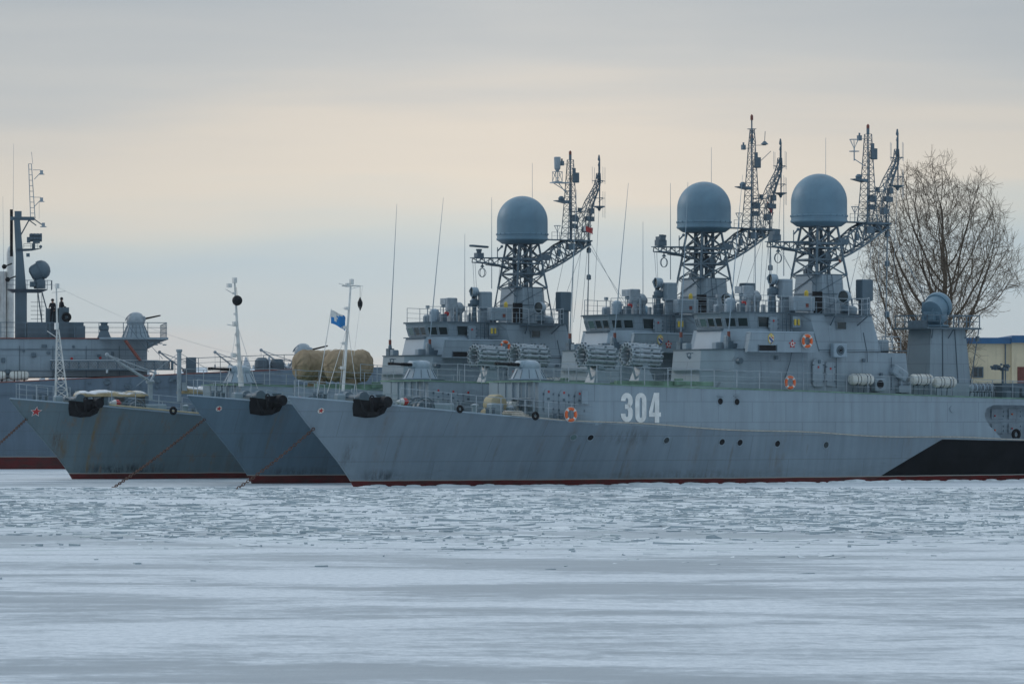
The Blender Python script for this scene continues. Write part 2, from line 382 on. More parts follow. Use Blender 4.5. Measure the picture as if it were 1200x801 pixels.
M['slab_grey'] = slabmat('ice_slab_grey', (.40,.47,.50), (.52,.58,.61), .5)
M['slab_side'] = slabmat('ice_slab_edge', (.27,.33,.36), (.50,.56,.59), .5)
M['slab_green'] = slabmat('ice_slab_green', (.26,.37,.37), (.42,.52,.51), .3)
m = MB(); m.add([(-2500,-400,0),(2500,-400,0),(2500,1420,0),(-2500,1420,0)], [(0,1,2,3)]); o = m.build('sea_ice', 'ice'); tag(o, kind='structure')
# broken slabs
def slabs(name, n, ylo, yhi, smin, smax, tmax, seed, lift=.0):
    rg = np.random.default_rng(seed); m = MB(); V = []; Fc = []; MI = []
    i = 0; o = 0
    while i < n:
        Y = rg.uniform(ylo, yhi); X = rg.uniform(-.19, .19)*Y
        dens = .5+.5*math.sin(X*.13+Y*.35+1.5*math.sin(X*.07))*math.sin(Y*.23-X*.05+1.3)
        edge = min(1, (Y-ylo)/34)**1.6
        i += 1
        if rg.random() > (.05+.95*min(1,dens*1.25)**1.6)*edge: continue
        # keep clear of the hulls
        ok = True
        for fr in (FA, FB, FC):
            dx, dy = X-fr.o[0], Y-fr.o[1]; t = dx*fr.c+dy*fr.s; w = -dx*fr.s+dy*fr.c
            if t > 4 and abs(w) < halfb(t, 0.05)+.1: ok = False
        if not ok: continue
        s = smin*(smax/smin)**(rg.random()**2.2); k = int(rg.integers(4,7)); th = min(.12, .008+.11*rg.random()**6+s*.006); a0 = rg.random()*6.28
        tx, ty = rg.normal(0, tmax), rg.normal(0, tmax)
        if rg.random() < .06 and s < .45: tx *= 6; ty *= 6
        st = rg.uniform(.5,1.6)
        top = []
        for q in range(k):
            a = a0+2*PI*q/k+rg.uniform(-.3,.3); r = s*rg.uniform(.35,.6); u, v = r*math.cos(a)*st, r*math.sin(a)
            top.append((X+u, Y+v, lift+th*.55+u*tx+v*ty))
        V += top+[(p[0]*1.0, p[1], -.06) for p in top]
        Fc += [tuple(range(o, o+k))]+[(o+q, o+k+q, o+k+(q+1)%k, o+(q+1)%k) for q in range(k)]
        c = rg.random(); g_ = .5+.5*math.sin(X*.21+Y*.11+2*math.sin(Y*.3)); mi = 0 if (c < .86-.5*g_*g_ or s > .7) else (1 if c < .93 else 2); MI += [mi]+[3]*k; o += 2*k
    m.v, m.f, m.mi = V, Fc, MI
    ob = m.build(name, ['slab_snow','slab_grey','slab_green','slab_side']); return tag(ob, kind='stuff')

# ------------------------------------------------------------------ warship frame: x = metres aft of the stem head, y = to starboard (away from the viewer), z up
AX, AY, AYAW = -11.893, 207.0, math.radians(34.47)
_c, _s = math.cos(AYAW), math.sin(AYAW)
def P(px, py, w=0., dy=0.):
    """point of the near ship's plane y = w seen at a place in the photograph"""
    k = (px-600)/F
    t = (k*(AY+w*_c)-AX+w*_s)/(_c-k*_s); Y = AY+t*_s+w*_c
    return (t, w+dy, CH+(HOR-py)*Y/F)
KN = [(0,4.81),(5,4.37),(9.5,3.92),(12.8,3.66),(15.8,3.44),(22,3.13),(28.5,2.86),(34.8,2.61),(46,2.34),(60,2.2),(76,2.15)]
UP = [(12,5.70),(16.1,5.55),(20.2,5.40),(24,5.33),(32.2,5.16),(34.8,5.07),(47.8,4.77),(76,4.6)]
_gx = np.linspace(-5, 80, 851)
def _smooth(T, w=31):
    y = np.interp(_gx, [p[0] for p in T], [p[1] for p in T]); k = np.ones(w)/w
    return np.convolve(np.pad(y, w//2, 'edge'), k, 'valid')
_kn = _smooth(KN, 41); _up = _smooth(UP, 41)
_kn[:51] = 4.83-(_gx[:51])*.09*0
def zs(t):
    v = float(np.interp(t, _gx, _kn)); return v if t > 2 else lerp(4.81, float(np.interp(2., _gx, _kn)), max(t, 0)/2)
def zu(t): return float(np.interp(t, _gx, _up))
STEM = ([-.9,0,.28,1.29,2.44,3.22,4.0,4.81], [4.6,4.15,3.98,3.2,2.12,1.37,.66,0])
def tstem(z): return float(np.interp(z, *STEM))
def halfb(t, z):
    """half breadth of the hull at station t and height z"""
    zk = zs(t); s = max(0., min(1., z/zk)); d = max(0., t-tstem(z))
    bd = 4.9*(1-max(0., 1-d/18.5)**2.2); bw = 4.45*(1-max(0., 1-d/29)**1.75)
    b = lerp(bw, bd, s**1.35)
    if z < 0: b *= 1+z*.12
    if t > 50: b *= 1-((t-50)/24)**2*.16
    return b+.03
LEN = 74.0
NU, NS = 110, 15
def hull_geo():
    m = MB()
    frac = [-.25,-.1,0]+[((i+1)/(NS-3)) for i in range(NS-3)]
    us = [(i/NU)**1.35 for i in range(NU+1)]
    def pt(u, s, side):
        t = u*LEN
        for _ in range(6):
            z = s*zs(t); t0 = tstem(z); t = t0+u*(LEN-t0)
        z = s*zs(t)
        return (t, side*halfb(t, z), z)
    for side in (-1, 1):
        g = [[pt(u, s, side) for s in frac] for u in us]
        vs = [p for r in g for p in r]; n = len(frac)
        fs = [(i*n+j, (i+1)*n+j, (i+1)*n+j+1, i*n+j+1) for i in range(NU) for j in range(n-1)]
        m.add(vs, fs)
    # transom
    a = [pt(1, s, -1) for s in frac]; b = [pt(1, s, 1) for s in frac]
    m.loft([a, b], caps=False, closed=False)
    # stem bar
    m.path([(tstem(z)-.01, 0, z) for z in np.linspace(-.5, 4.8, 12)], .055, 6)
    return m
def topside(side, t):
    b = 4.9
    if t > 50: b *= 1-((t-50)/24)**2*.16
    return side*b
def op_lo(t): return float(np.interp(t, [44.7,45.0,46.0], [3.75,3.3,2.48]))-(t-46)*.008*(t > 46)
def op_hi(t): return float(np.interp(t, [44.7,44.85,45.4,56], [3.9,4.25,4.44,4.36]))
def topsides_geo():
    m = MB()
    ts = sorted(set([16.8+i*.9 for i in range(57)]+[44.7,44.85,45.0,45.2,45.4,45.7,46.0,56.0,68.0]))
    ts = [t for t in ts if t <= 68.0]
    for side in (-1, 1):
        for a, b in zip(ts[:-1], ts[1:]):
            ya, yb = topside(side, a), topside(side, b)
            def q(z0a, z0b, z1a, z1b): m.add([(a,ya,z0a),(b,yb,z0b),(b,yb,z1b),(a,ya,z1a)], [(0,1,2,3)])
            if 44.7 <= a and b <= 56.0:
                q(zs(a), zs(b), op_lo(a), op_lo(b)); q(op_hi(a), op_hi(b), zu(a), zu(b))
            else: q(zs(a), zs(b), zu(a), zu(b))
    m.add([(68,-4.2,zs(68)),(68,4.2,zs(68)),(68,4.2,zu(68)),(68,-4.2,zu(68))], [(0,1,2,3)])
    # fore deckhouse: slanted cheeks to the ribbed front bulkhead
    path = [(16.8,-4.9),(13.6,-3.75),(13.45,-1.5),(13.3,.6),(15.8,3.75),(16.8,4.9)]
    for (xa,ya),(xb,yb) in zip(path[:-1], path[1:]):
        m.add([(xa,ya,zs(xa)-.1),(xb,yb,zs(xb)-.1),(xb,yb,zu(xb)),(xa,ya,zu(xa))], [(0,1,2,3)])
    return m
SIDE = 4.905
def dec(px, py): return P(px, py, -SIDE)
def flat_poly(m, pts3, out=(0,-1,0), th=.012, mi=0):
    """thin plate from a planar outline"""
    o = Vector(out)*th
    m.loft([[tuple(p) for p in pts3], [tuple(Vector(p)+o) for p in pts3]], mi)
def rail(m, pts, h=1.0, step=1.5, wires=2, r=.022, rw=.012, sag=0., top=None, mi=0):
    pts = [Vector(p) for p in pts]
    L = [0]
    for a, b in zip(pts[:-1], pts[1:]): L.append(L[-1]+(b-a).length)
    def at(d):
        for i in range(len(pts)-1):
            if d <= L[i+1]+1e-6: return pts[i].lerp(pts[i+1], (d-L[i])/max(L[i+1]-L[i], 1e-6))
        return pts[-1].copy()
    n = max(1, round(L[-1]/step)); ps = [at(L[-1]*i/n) for i in range(n+1)]
    up = Vector((0,0,1))
    for p in ps: m.tube(p, p+up*(h*random.uniform(.985,1.02)), r, 4, mi=mi)
    for a, b in zip(ps[:-1], ps[1:]):
        for k in range(wires+1):
            f = (k+1)/(wires+1); rr = (top or r) if k == wires else rw
            s = sag*random.uniform(.3,1)
            mid = (a+b)/2+up*(h*f-s)
            if sag > 0: m.tube(a+up*h*f, mid, rr, 4, mi=mi, cap=False); m.tube(mid, b+up*h*f, rr, 4, mi=mi, cap=False)
            else: m.tube(a+up*h*f, b+up*h*f, rr, 4, mi=mi, cap=False)
def truss(m, secs, rc=.045, rd=.022, diag=True, mi=0, n=5):
    """lattice between successive rings of corner points"""
    secs = [[Vector(p) for p in s] for s in secs]; k = len(secs[0])
    for a, b in zip(secs[:-1], secs[1:]):
        for i in range(k):
            j = (i+1)%k
            m.tube(a[i], b[i], rc, n, mi=mi, cap=False)
            if diag:
                m.tube(a[i], b[j], rd, 4, mi=mi, cap=False)
                if diag == 2: m.tube(a[j], b[i], rd, 4, mi=mi, cap=False)
    for s_ in secs:
        for i in range(k): m.tube(s_[i], s_[(i+1)%k], rd, 4, mi=mi, cap=False)
def sq(cx, cy, hx, hy, z): return [(cx-hx,cy-hy,z),(cx+hx,cy-hy,z),(cx+hx,cy+hy,z),(cx-hx,cy+hy,z)]
def ladder(m, a, b, width=.4, axis=(1,0,0), r=.02):
    a, b, ax = Vector(a), Vector(b), Vector(axis)*width/2
    m.tube(a-ax, b-ax, r, 4); m.tube(a+ax, b+ax, r, 4)
    n = int((b-a).length/.3)
    for i in range(1, n): p = a.lerp(b, i/n); m.tube(p-ax, p+ax, r*.8, 4)
def star_pts(R, r, rot=PI/2): return [((R if i%2==0 else r)*math.cos(rot+i*PI/5), (R if i%2==0 else r)*math.sin(rot+i*PI/5)) for i in range(10)]

def make_ship():
    root = empty('warship')
    h = hull_geo().build('hull', 'hull_near', root, True)
    topsides_geo().build('topsides', 'grey', root)
    parts = {'hull': h}
    # gunwale lip
    m = MB()
    for sgn in (-1, 1):
        m.path([(t, sgn*(halfb(t, zs(t))+.01), zs(t)+.02) for t in [0.02,.5,1,2,3,4,5,6,7,8,9,10,11,12,13,14,15,16,17]], .05, 6)
    m.build('gunwale', 'pale', root, True)
    # decks
    m = MB(); ts = [0.1,.5,1,2,3,4,5,6,7,8,9,10,11,12,13,14,15,16,17]
    for a, b in zip(ts[:-1], ts[1:]):
        m.add([(a,-halfb(a,zs(a)),zs(a)-.03),(b,-halfb(b,zs(b)),zs(b)-.03),(b,halfb(b,zs(b)),zs(b)-.03),(a,halfb(a,zs(a)),zs(a)-.03),(a,0,zs(a)+.02),(b,0,zs(b)+.02)], [(0,1,5,4),(4,5,2,3)])
    m.add([(68,-4.2,zs(68)),(74,-4.1,zs(74)),(74,4.1,zs(74)),(68,4.2,zs(68))], [(0,1,2,3)])
    m.build('foredeck', 'deck', root)
    m = MB(); st_ = [(13.3,-3.70,.9),(13.6,-3.80,1.1),(15.8,-4.57,3.85),(16.8,-4.93,4.93)]+[(t, -topside(1,t)-.03, topside(1,t)+.03) for t in range(19, 68, 3)]+[(68,-topside(1,68)-.03,topside(1,68)+.03)]
    m.loft([[(x,ya,zu(x)+.001),(x,yb,zu(x)+.001),(x,yb,zu(x)+.075),(x,ya,zu(x)+.075)] for x,ya,yb in st_])
    m.build('upper_deck', 'deck', root)
    # ribs of the front bulkhead, shelf with gear
    m = MB()
    for w in np.linspace(-3.6, .5, 7): x = 13.45; m.box((x-.11,w-.03,zs(x)-.05),(x,w+.03,zu(x)-.02))
    for z in (4.35, 4.75): m.box((13.2,-3.55,z),(13.42,-1.6,z+.05))
    m.build('bulkhead_ribs', 'grey', root)
    # tall locker doors on the slanted cheek
    d = Vector((16.8-13.6, -4.9+3.75, 0)).normalized(); nrm = Vector((d.y, -d.x, 0));
    if nrm.y > 0: nrm = -nrm
    for k, f in enumerate((.55, 1.42, 2.3)):
        c = Vector((13.6,-3.75,0))+d*f; z0 = zs(c.x)+.38; z1 = z0+1.35
        pts = []
        for (u, v) in [(-.27,.12),(-.27,1.1),(-.17,1.3),(0,1.37),(.17,1.3),(.27,1.1),(.27,.12),(.17,0),(-.17,0)]: pts.append(c+d*u+Vector((0,0,z0+v)))
        m = MB(); flat_poly(m, pts, nrm, .05); dr = m.build('locker_door', 'grey', root)
        m = MB(); flat_poly(m, [c+d*u+Vector((0,0,z0+v))+nrm*.055 for u,v in [(-.04,1.12),(.06,1.12),(.06,1.24),(-.04,1.24)]], nrm, .01); m.build('door_mark', 'red', dr)
        m = MB(); m.box((0,0,0),(.001,.001,.001)); m = MB()
        for u in (-.27,.27):
            for v in (.25,.65,1.05): p = c+d*u+Vector((0,0,z0+v))+nrm*.04; m.cbox(p, (.07,.07,.12), mi=0)
        m.cbox(c+Vector((0,0,z0+.8))+nrm*.06, (.12,.05,.12), math.atan2(d.y,d.x)); m.build('door_dog', 'mid', dr)
    # portholes: (px, py, glass)
    def porthole(px, py, mat, w=None):
        tx, _, tz = P(px, py, -4.75)
        for _i in range(4): yy = -halfb(tx, tz) if tz < zs(tx) else -4.9; tx, _, tz = P(px, py, yy)
        # normal of the hull here
        e = .1; b = (lambda a, z: -halfb(a, z)) if tz < zs(tx) else (lambda a, z: -4.9)
        n = Vector((1, (b(tx+e,tz)-b(tx-e,tz))/(2*e), 0)).cross(Vector((0, (b(tx,tz+e)-b(tx,tz-e))/(2*e), 1)));
        if n.y > 0: n = -n
        T = Matrix.Translation((tx, yy, tz)) @ n.to_track_quat('Z', 'Y').to_matrix().to_4x4()
        m = MB(); m.T = T; m.torus((0,0,.012), 0.205, .03, 'Z', 20, 6); fr = m.build('porthole', 'grey', root, True)
        m = MB(); m.T = T; m.lathe([(.19,.004),(.19,.012)], 18); m.build('pane', mat, fr)
        return fr
    for px, py, g in [(672,512,'glass_green'),(692,512.3,'black'),(781,515.5,'glass'),(846,517.5,'black'),(867,518.2,'black'),(911,519.5,'black'),(968,521,'glass'),(844,470,'black'),(863.5,470.6,'black')]:
        porthole(px, py, g)
    for px in (844, 863.5):
        m = MB(); a = dec(px-4, 464); m.box((a[0],-4.99,a[2]),(a[0]+.45,-4.9,a[2]+.04)); m.build('rain_gutter', 'grey', root)
    # flat side plates, doors and small fittings
    m = MB()
    for (x0,y0,x1,y1) in [(681.5,457.5,688.5,473),]:
        a = dec(x0,y1); b = dec(x1,y0); m.box((a[0],-4.94,a[2]),(b[0],-4.9,b[2]))
    m.build('side_hatch', 'grey', root)
    m = MB(); p = dec(1116,479); m.lathe([(.20,-4.95),(.20,-4.89)], 20, (p[0],0,p[2]), 'Y'); m.build('side_badge', 'grey', root)
    for sgn in (-1, 1):
        # recess aft with hatches, valves and drums
        m = MB(); y0, y1 = sgn*4.9, sgn*3.7
        m.box((44.4,min(y1,y1-.05*sgn),2.2),(56.3,max(y1,y1-.05*sgn),4.62)); m.box((44.4,min(y0*.99,y1),2.40),(56.3,max(y0*.99,y1),2.46)); m.box((44.35,min(y0*.99,y1),2.2),(44.4,max(y0*.99,y1),4.6)); m.box((56.3,min(y0*.99,y1),2.2),(56.35,max(y0*.99,y1),4.6))
        m.box((44.4,min(y0*.99,y1),4.55),(56.3,max(y0*.99,y1),4.6))
        rc = m.build('side_recess', 'grey', root)
        for k in range(7):
            x = 46.7+k*1.35
            for z, hh in ((2.75,.62),(3.6,.62)):
                m = MB(); m.bbox((x, sgn*4.9-sgn*1.17, z+hh/2), (.95,.07,hh), .1)
                for q in (-1,1): m.cbox((x+q*.47, sgn*3.78, z+hh*.3), (.07,.1,.09)); m.cbox((x+q*.47, sgn*3.78, z+hh*.7), (.07,.1,.09))
                hh_ = m.build('hatch', 'grey', rc)
                m = MB(); m.cbox((x-.25, sgn*3.83, z+.2+.1*(k%2)), (.09,.05,.09)); m.build('valve_mark', 'red' if (k+int(z))%2 else 'orange', rc)
        for x_ in (47.6,49.4): MB().torus((x_,sgn*4.4,2.7), .24, .10, 'Y', 18, 8).build('hawse_roller', 'black', rc, True)
        m = MB(); m.torus((44.75,sgn*4.3,3.6), .33, .12, 'X', 18, 8); m.build('hose_drum', 'black', rc, True)
    # number on the fore part of the raised side is added for the near ship only
    # ---- level one house
    def plan(fx, wf, cx, wc, sx, ws, ax, wa): return [(fx,-wf),(cx,-wc),(sx,-ws),(ax,-wa),(ax,wa),(sx,ws),(cx,wc),(fx,wf)]
    low = [(26.35,-1.35),(27.3,-3.3),(29.5,-3.9),(39.8,-3.9),(39.8,3.9),(31.0,3.9),(28.4,3.2),(26.35,1.35)]; hi = [(26.55,-1.3),(27.5,-3.2),(29.5,-3.8),(39.6,-3.8),(39.6,3.8),(31.1,3.8),(28.5,3.1),(26.55,1.3)]
    m = MB(); m.prism(low, lambda x,y: zu(x)+.05, lambda x,y: 7.55 if x < 33 else 7.44, hi)
    l1 = m.build('deckhouse', 'grey', root)
    m = MB(); m.prism([(x+(.06 if x > 33 else -.06), y*1.02) for x,y in hi], 7.55, 7.60); m.build('roof_edge', 'mid', l1)
    m = MB()
    for (x0,x1,pyy,w) in [(789,812,432.5,0),]:
        pass
    m.box((26.15,-1.3,6.40),(26.38,1.3,6.45)); 
    a = Vector((26.45,-1.5,6.4)); b = Vector((27.35,-3.35,6.4)); m.tube(a, b, .03, 4); m.tube((27.6,-3.45,6.3),(39.6,-3.93,6.2), .03, 4)
    m.build('rubbing_strake', 'grey', l1)
    # square and round fittings of the side wall
    def on(px, py, w): return P(px, py, w)
    def door(px0, px1, py0, py1, w, parent, name='door', th=.06, mat='grey', mark=True):
        a = P(px0, py1, w); b = P(px1, py0, w); cx = (a[0]+b[0])/2; cz = (a[2]+b[2])/2; W_ = abs(b[0]-a[0]); H_ = abs(b[2]-a[2])
        m = MB(); m.T = Matrix.Translation((cx, w, cz)); r = min(W_,H_)*.28; pts = []
        for (ox, oz, a0) in ((W_/2-r,H_/2-r,0),(-W_/2+r,H_/2-r,PI/2),(-W_/2+r,-H_/2+r,PI),(W_/2-r,-H_/2+r,1.5*PI)):
            for i in range(5): q = a0+i*PI/8; pts.append((ox+r*math.cos(q), 0, oz+r*math.sin(q)))
        flat_poly(m, pts, (0,-1,0), th); ring = pts+[pts[0]]
        m.path([(x,-th*.6,z) for x,_,z in pts], .03, 4, closed=True)
        o = m.build(name, mat, parent)
        m = MB(); m.T = Matrix.Translation((cx, w-th, cz))
        for s_ in (-1,1):
            for f in (-.3,0,.3): m.cbox((s_*W_/2,-.02,f*H_), (.09,.07,.06))
        m.build('hinge', 'mid', o)
        if mark:
            m = MB(); m.T = Matrix.Translation((cx, w-th, cz)); m.cbox((0,-.015,H_*.22), (.10,.02,.12)); m.build('door_mark', 'red', o)
        return o
    door(952,964.5,421,453,-3.92,l1); door(967.5,977.5,424,452,-3.92,l1)
    m = MB(); p0 = P(943.5,456,-3.99); p1 = P(943.5,413,-3.99); ladder(m, p0, p1, .32); m.build('ladder', 'pale', root)
    def window(px0, py0, px1, py1, w, parent, frame=.03, mat='glass'):
        a = P(px0, py1, w); b = P(px1, py0, w)
        m = MB(); x0,x1,z0,z1 = a[0],b[0],a[2],b[2]
        for q in ((x0-frame,z0-frame,x1+frame,z0),(x0-frame,z1,x1+frame,z1+frame),(x0-frame,z0,x0,z1),(x1,z0,x1+frame,z1)): m.box((q[0],w-.05,q[1]),(q[2],w,q[3]))
        o = m.build('window', 'grey', parent)
        m = MB(); m.box((x0,w-.022,z0),(x1,w-.004,z1)); m.build('pane', mat, o); return o
    window(980.5,377.5,991,385.5,-3.80,root)
    m = MB(); p = P(867.5,422.5,-3.5); m.lathe([(.17,-.07),(.17,.2)], 18, (p[0],p[1],p[2]), 'Y'); m.build('side_lamp', 'mid', l1)
    m = MB(); p = P(809,416,-1.6); m.torus((p[0]-.1,p[1],p[2]), .13, .03, 'Y', 12, 5); m.tube((p[0]-.3,p[1],p[2]+.1),(p[0]+.2,p[1],p[2]+.12), .025, 5); m.ball((p[0]-.05,p[1],p[2]-.12),.1,8); m.build('horn', 'mid', l1)
    # ---- wheelhouse
    base = [(27.9,-1.22),(28.75,-2.7),(33.1,-2.7),(33.1,2.7),(28.75,2.7),(27.9,1.22)]
    baset = [(28.15,-1.15),(29.0,-2.6),(33.1,-2.6),(33.1,2.6),(29.0,2.6),(28.15,1.15)]
    m = MB(); m.prism(base, 7.6, 8.76, baset); wb = m.build('wheelhouse_base', 'pale', root)
    b0 = [(28.42,-1.12),(29.2,-2.5),(33.1,-2.5),(33.1,2.5),(29.2,2.5),(28.42,1.12)]
    b1 = [(28.12,-1.2),(28.98,-2.62),(33.1,-2.62),(33.1,2.62),(28.98,2.62),(28.12,1.2)]
    m = MB(); m.prism(b0, 8.76, 9.66, b1); wh = m.build('wheelhouse', 'grey', root)
    m = MB(); m.prism([(28.0,-1.25),(28.9,-2.75),(33.1,-2.75),(33.1,2.75),(28.9,2.75),(28.0,1.25)], 9.66, 9.72); m.build('roof_edge', 'mid', wh)
    m = MB(); m.box((28.0,-1.25,8.70),(28.3,1.25,8.76)); m.build('sill_strip', 'mid', wb)
    def pane(pa, pb, f0, f1, g0=.14, g1=.70, mat='glass'):
        (xa0,ya0),(xb0,yb0) = pa; (xa1,ya1),(xb1,yb1) = pb     # lower edge, upper edge
        def q(f, g): lo = Vector((lerp(xa0,xb0,f),lerp(ya0,yb0,f),8.76)); up = Vector((lerp(xa1,xb1,f),lerp(ya1,yb1,f),9.66)); return lo.lerp(up, g)
        c = [q(f0,g0),q(f1,g0),q(f1,g1),q(f0,g1)]; n = (c[1]-c[0]).cross(c[3]-c[0]).normalized()
        ctr = (c[0]+c[2])/2
        if n.dot(Vector((ctr.x-31, ctr.y, 0))) < 0: n = -n
        m = MB()
        for i in range(4): m.tube(c[i]+n*.01, c[(i+1)%4]+n*.01, .028, 4)
        fr = m.build('window', 'grey', wh)
        m = MB(); flat_poly(m, [p+n*.004 for p in c], n, .014); m.build('pane', mat, fr)
    for i in range(3): pane((b0[5],b0[0]), (b1[5],b1[0]), .06+i*.315, .31+i*.315, mat='glass_green' if i == 0 else 'glass')
    for i in range(2):
        pane((b0[0],b0[1]), (b1[0],b1[1]), .08+i*.47, .46+i*.46); pane((b0[5],b0[4]), (b1[5],b1[4]), .08+i*.47, .46+i*.46)
    pane((b0[1],b0[2]), (b1[1],b1[2]), .14, .34, .1, .78); pane((b0[4],b0[3]), (b1[4],b1[3]), .14, .34, .1, .78)
    o = door(900.5,911,371,388,-2.62,wh,'side_door'); 
    # ---- bridge wings
    for sgn in (-1, 1):
        y0, y1 = sgn*4.85, sgn*2.6; q0 = 0 if sgn < 0 else 3.6
        a = [(27.2,y1),(27.2,y0),(32.15,y0),(32.15,y1)] if sgn < 0 else [(27.2,y1),(32.15,y1),(32.15,y0),(27.2,y0)]
        f0 = [(28.55+q0,y1),(27.1+q0,y0),(32.25+q0*.4,y0),(32.25+q0*.4,y1)]; f1 = [(28.8+q0,y1),(27.35+q0,y0),(31.85+q0*.4,y0),(31.85+q0*.4,y1)]
        m = MB(); m.prism(f0, 7.40, lambda x,y: 8.50, f1)
        wg = m.build('bridge_wing', 'grey', root)
        m = MB(); rr = [(27.33+q0,y0,8.52),(31.87+q0*.4,y0,8.52)]; m.path([(28.8+q0,y1,8.52)]+rr+[(31.87+q0*.4,y1,8.52)], .045, 5); m.build('wing_rim', 'pale', wg)
        m = MB(); ax, bx = (27.95+q0*.9, 29.15+q0*.9); yy = y0+sgn*.012
        m.box((ax,min(yy,yy-.05*sgn),7.47),(bx,max(yy,yy-.05*sgn),7.78)); m.build('wing_opening', 'black', wg)
        m = MB()
        for xx in (27.9+q0*.9,29.2+q0*.9): m.box((xx-.02,min(yy,y0+sgn*.05),7.44),(xx+.02,max(yy,y0+sgn*.05),7.81))
        m.build('opening_frame', 'mid', wg)
    # ---- block behind the wheelhouse
    lo = [(32.4,-2.55),(33.1,-3.88),(37.65,-3.88),(37.65,3.88),(33.1,3.88),(32.4,2.55)]; hi = [(31.9,-2.55),(32.5,-3.7),(37.1,-3.7),(37.1,3.7),(32.5,3.7),(31.9,2.55)]
    m = MB(); m.prism(lo, 7.5, lambda x,y: 9.6, hi); bk = m.build('upper_house', 'grey', root)
    m = MB(); m.prism([(31.8,-2.6),(32.4,-3.8),(37.2,-3.8),(37.2,3.8),(32.4,3.8),(31.8,2.6)], 9.61, 9.67)
    m.box((33.6,-4.5,9.5),(36.4,-3.7,9.56)); m.tube((33.8,-4.4,9.5),(34.0,-3.75,9.0),.04,5); m.tube((36.2,-4.4,9.5),(36.0,-3.75,9.0),.04,5)
    m.build('roof_edge', 'mid', bk)
    m = MB(); p0 = P(919.5,388,-2.75); p1 = P(919.5,366,-2.75); ladder(m, p0, p1, .3); ladder(m, P(924,388,-2.75), P(924,367,-2.75), .3); m.build('wall_ladder', 'mid', bk)
    m = MB()
    for px in (932,936): p = P(px,377.5,-3.3); MB().bbox(p, (.12,.12,.35), .03).build('signal_lamp', 'yellow', bk)
    m = MB(); p = P(934,377,-3.2); m.box((p[0]-.3,-3.22,p[2]-.3),(p[0]+.3,-3.16,p[2]+.3)); m.box((p[0]-.1,-3.16,p[2]-.1),(p[0]+.9,-3.12,p[2]+.1)); m.build('lamp_board', 'grey', bk)
    # roof cage aft of the upper house, topsides pipework
    m = MB(); rail(m, [(38.0,-3.6,7.5),(39.4,-3.6,7.5),(39.4,0,7.5),(38.0,0,7.5)], .9, .7, 2, .022, .014); m.build('roof_cage', 'steel_pale', root)
    m = MB(); m.bbox((38.7,-2.4,7.85),(.8,1.0,.75),.05); m.build('roof_locker', 'grey', root)
    for pts_ in ([(34.3,-3.93,5.4),(34.3,-3.93,7.3)],[(30.5,-3.95,5.9),(30.9,-3.95,6.9),(31.0,-3.95,7.4)],[(36.6,-3.93,6.9),(36.6,-3.9,7.5),(36.4,-3.8,8.6)],[(38.4,-3.95,5.3),(38.4,-3.93,7.2)]): MB().path(pts_, .025, 5).build('cable_pipe', 'mid', root)
    for x_, z_ in ((29.9,7.1),(33.0,6.9),(36.3,7.0),(38.9,6.6),(39.2,5.9),(37.6,6.2)): MB().bbox((x_,-3.97,z_),(.2,.14,.2),.03).build('junction_box', 'mid', root)
    # air conditioner
    m = MB(); p = P(980.5,410.5,-3.9); m.bbox((p[0],-4.08,p[2]), (.98,.36,.80), .04); ac = m.build('air_conditioner', 'pale', root)
    m = MB(); m.torus((p[0]-.02,-4.27,p[2]), .26, .03, 'Y', 20, 6); m.lathe([(.24,-.005),(.24,.02)], 20, (p[0]-.02,-4.28,p[2]), 'Y')
    m.build('fan_rim', 'mid', ac)
    m = MB(); m.torus((p[0]-.02,-4.3,p[2]), .15, .015, 'Y', 16, 4); m.cbox((p[0]-.02,-4.3,p[2]), (.14,.03,.14)); m.build('fan', 'black', ac)
    return root, parts
slabs('broken_ice', 66000, 108, 206, .08, 1.3, .035, 5)
slabs('scattered_ice', 900, 84, 125, .10, .6, .04, 9)
# snow ridge heaped along the near waterline
m = MB(); rg = np.random.default_rng(3)
for i in range(230):
    t = rg.uniform(4.3, 56); w = -halfb(t, 0)-rg.uniform(.1, 1.6); p = FA.W((t, w, 0)); s = rg.uniform(.12,.5)*(1.6 if 19 < t < 22 or 34 < t < 35 else 1)
    h = s*rg.uniform(.06,.32); k = 6; a0 = rg.random()*6
    base = [(p[0]+s*math.cos(a0+2*PI*q/k)*1.3, p[1]+s*math.sin(a0+2*PI*q/k), -.03) for q in range(k)]; mid_ = [(p[0]+(b[0]-p[0])*.6, p[1]+(b[1]-p[1])*.6, h*.8) for b in base]
    m.loft([base, mid_, [(p[0]+(b[0]-p[0])*.15, p[1]+(b[1]-p[1])*.15, h) for b in base]])
tag(m.build('snow_heaps', 'slab_snow', None, False), kind='stuff')

# quay behind the ships
M['snowground'] = slabmat('trodden_snow', (.45,.49,.53), (.66,.69,.72), .85)
M['concrete'] = simple('quay_concrete', (.24,.24,.23), .85, .3, .8, streak=.4)
m = MB(); m.box((14,306,-1),(500,900,1.75)); tag(m.build('quay_ground', 'snowground'), kind='structure')
m = MB(); m.box((13.6,305.5,-1),(500,306,1.95)); q = m.build('quay_wall', 'concrete'); tag(q, kind='structure')
m = MB(); 
xs = np.linspace(-2400, 2400, 60)
m.loft([[(x, 1415, -1),(x, 1425+8*math.sin(x*.02), 2.5),(x, 2600, 8+4*math.sin(x*.004)),(x, 2600, -1)] for x in xs]); tag(m.build('far_shore', 'snowground'), kind='structure')

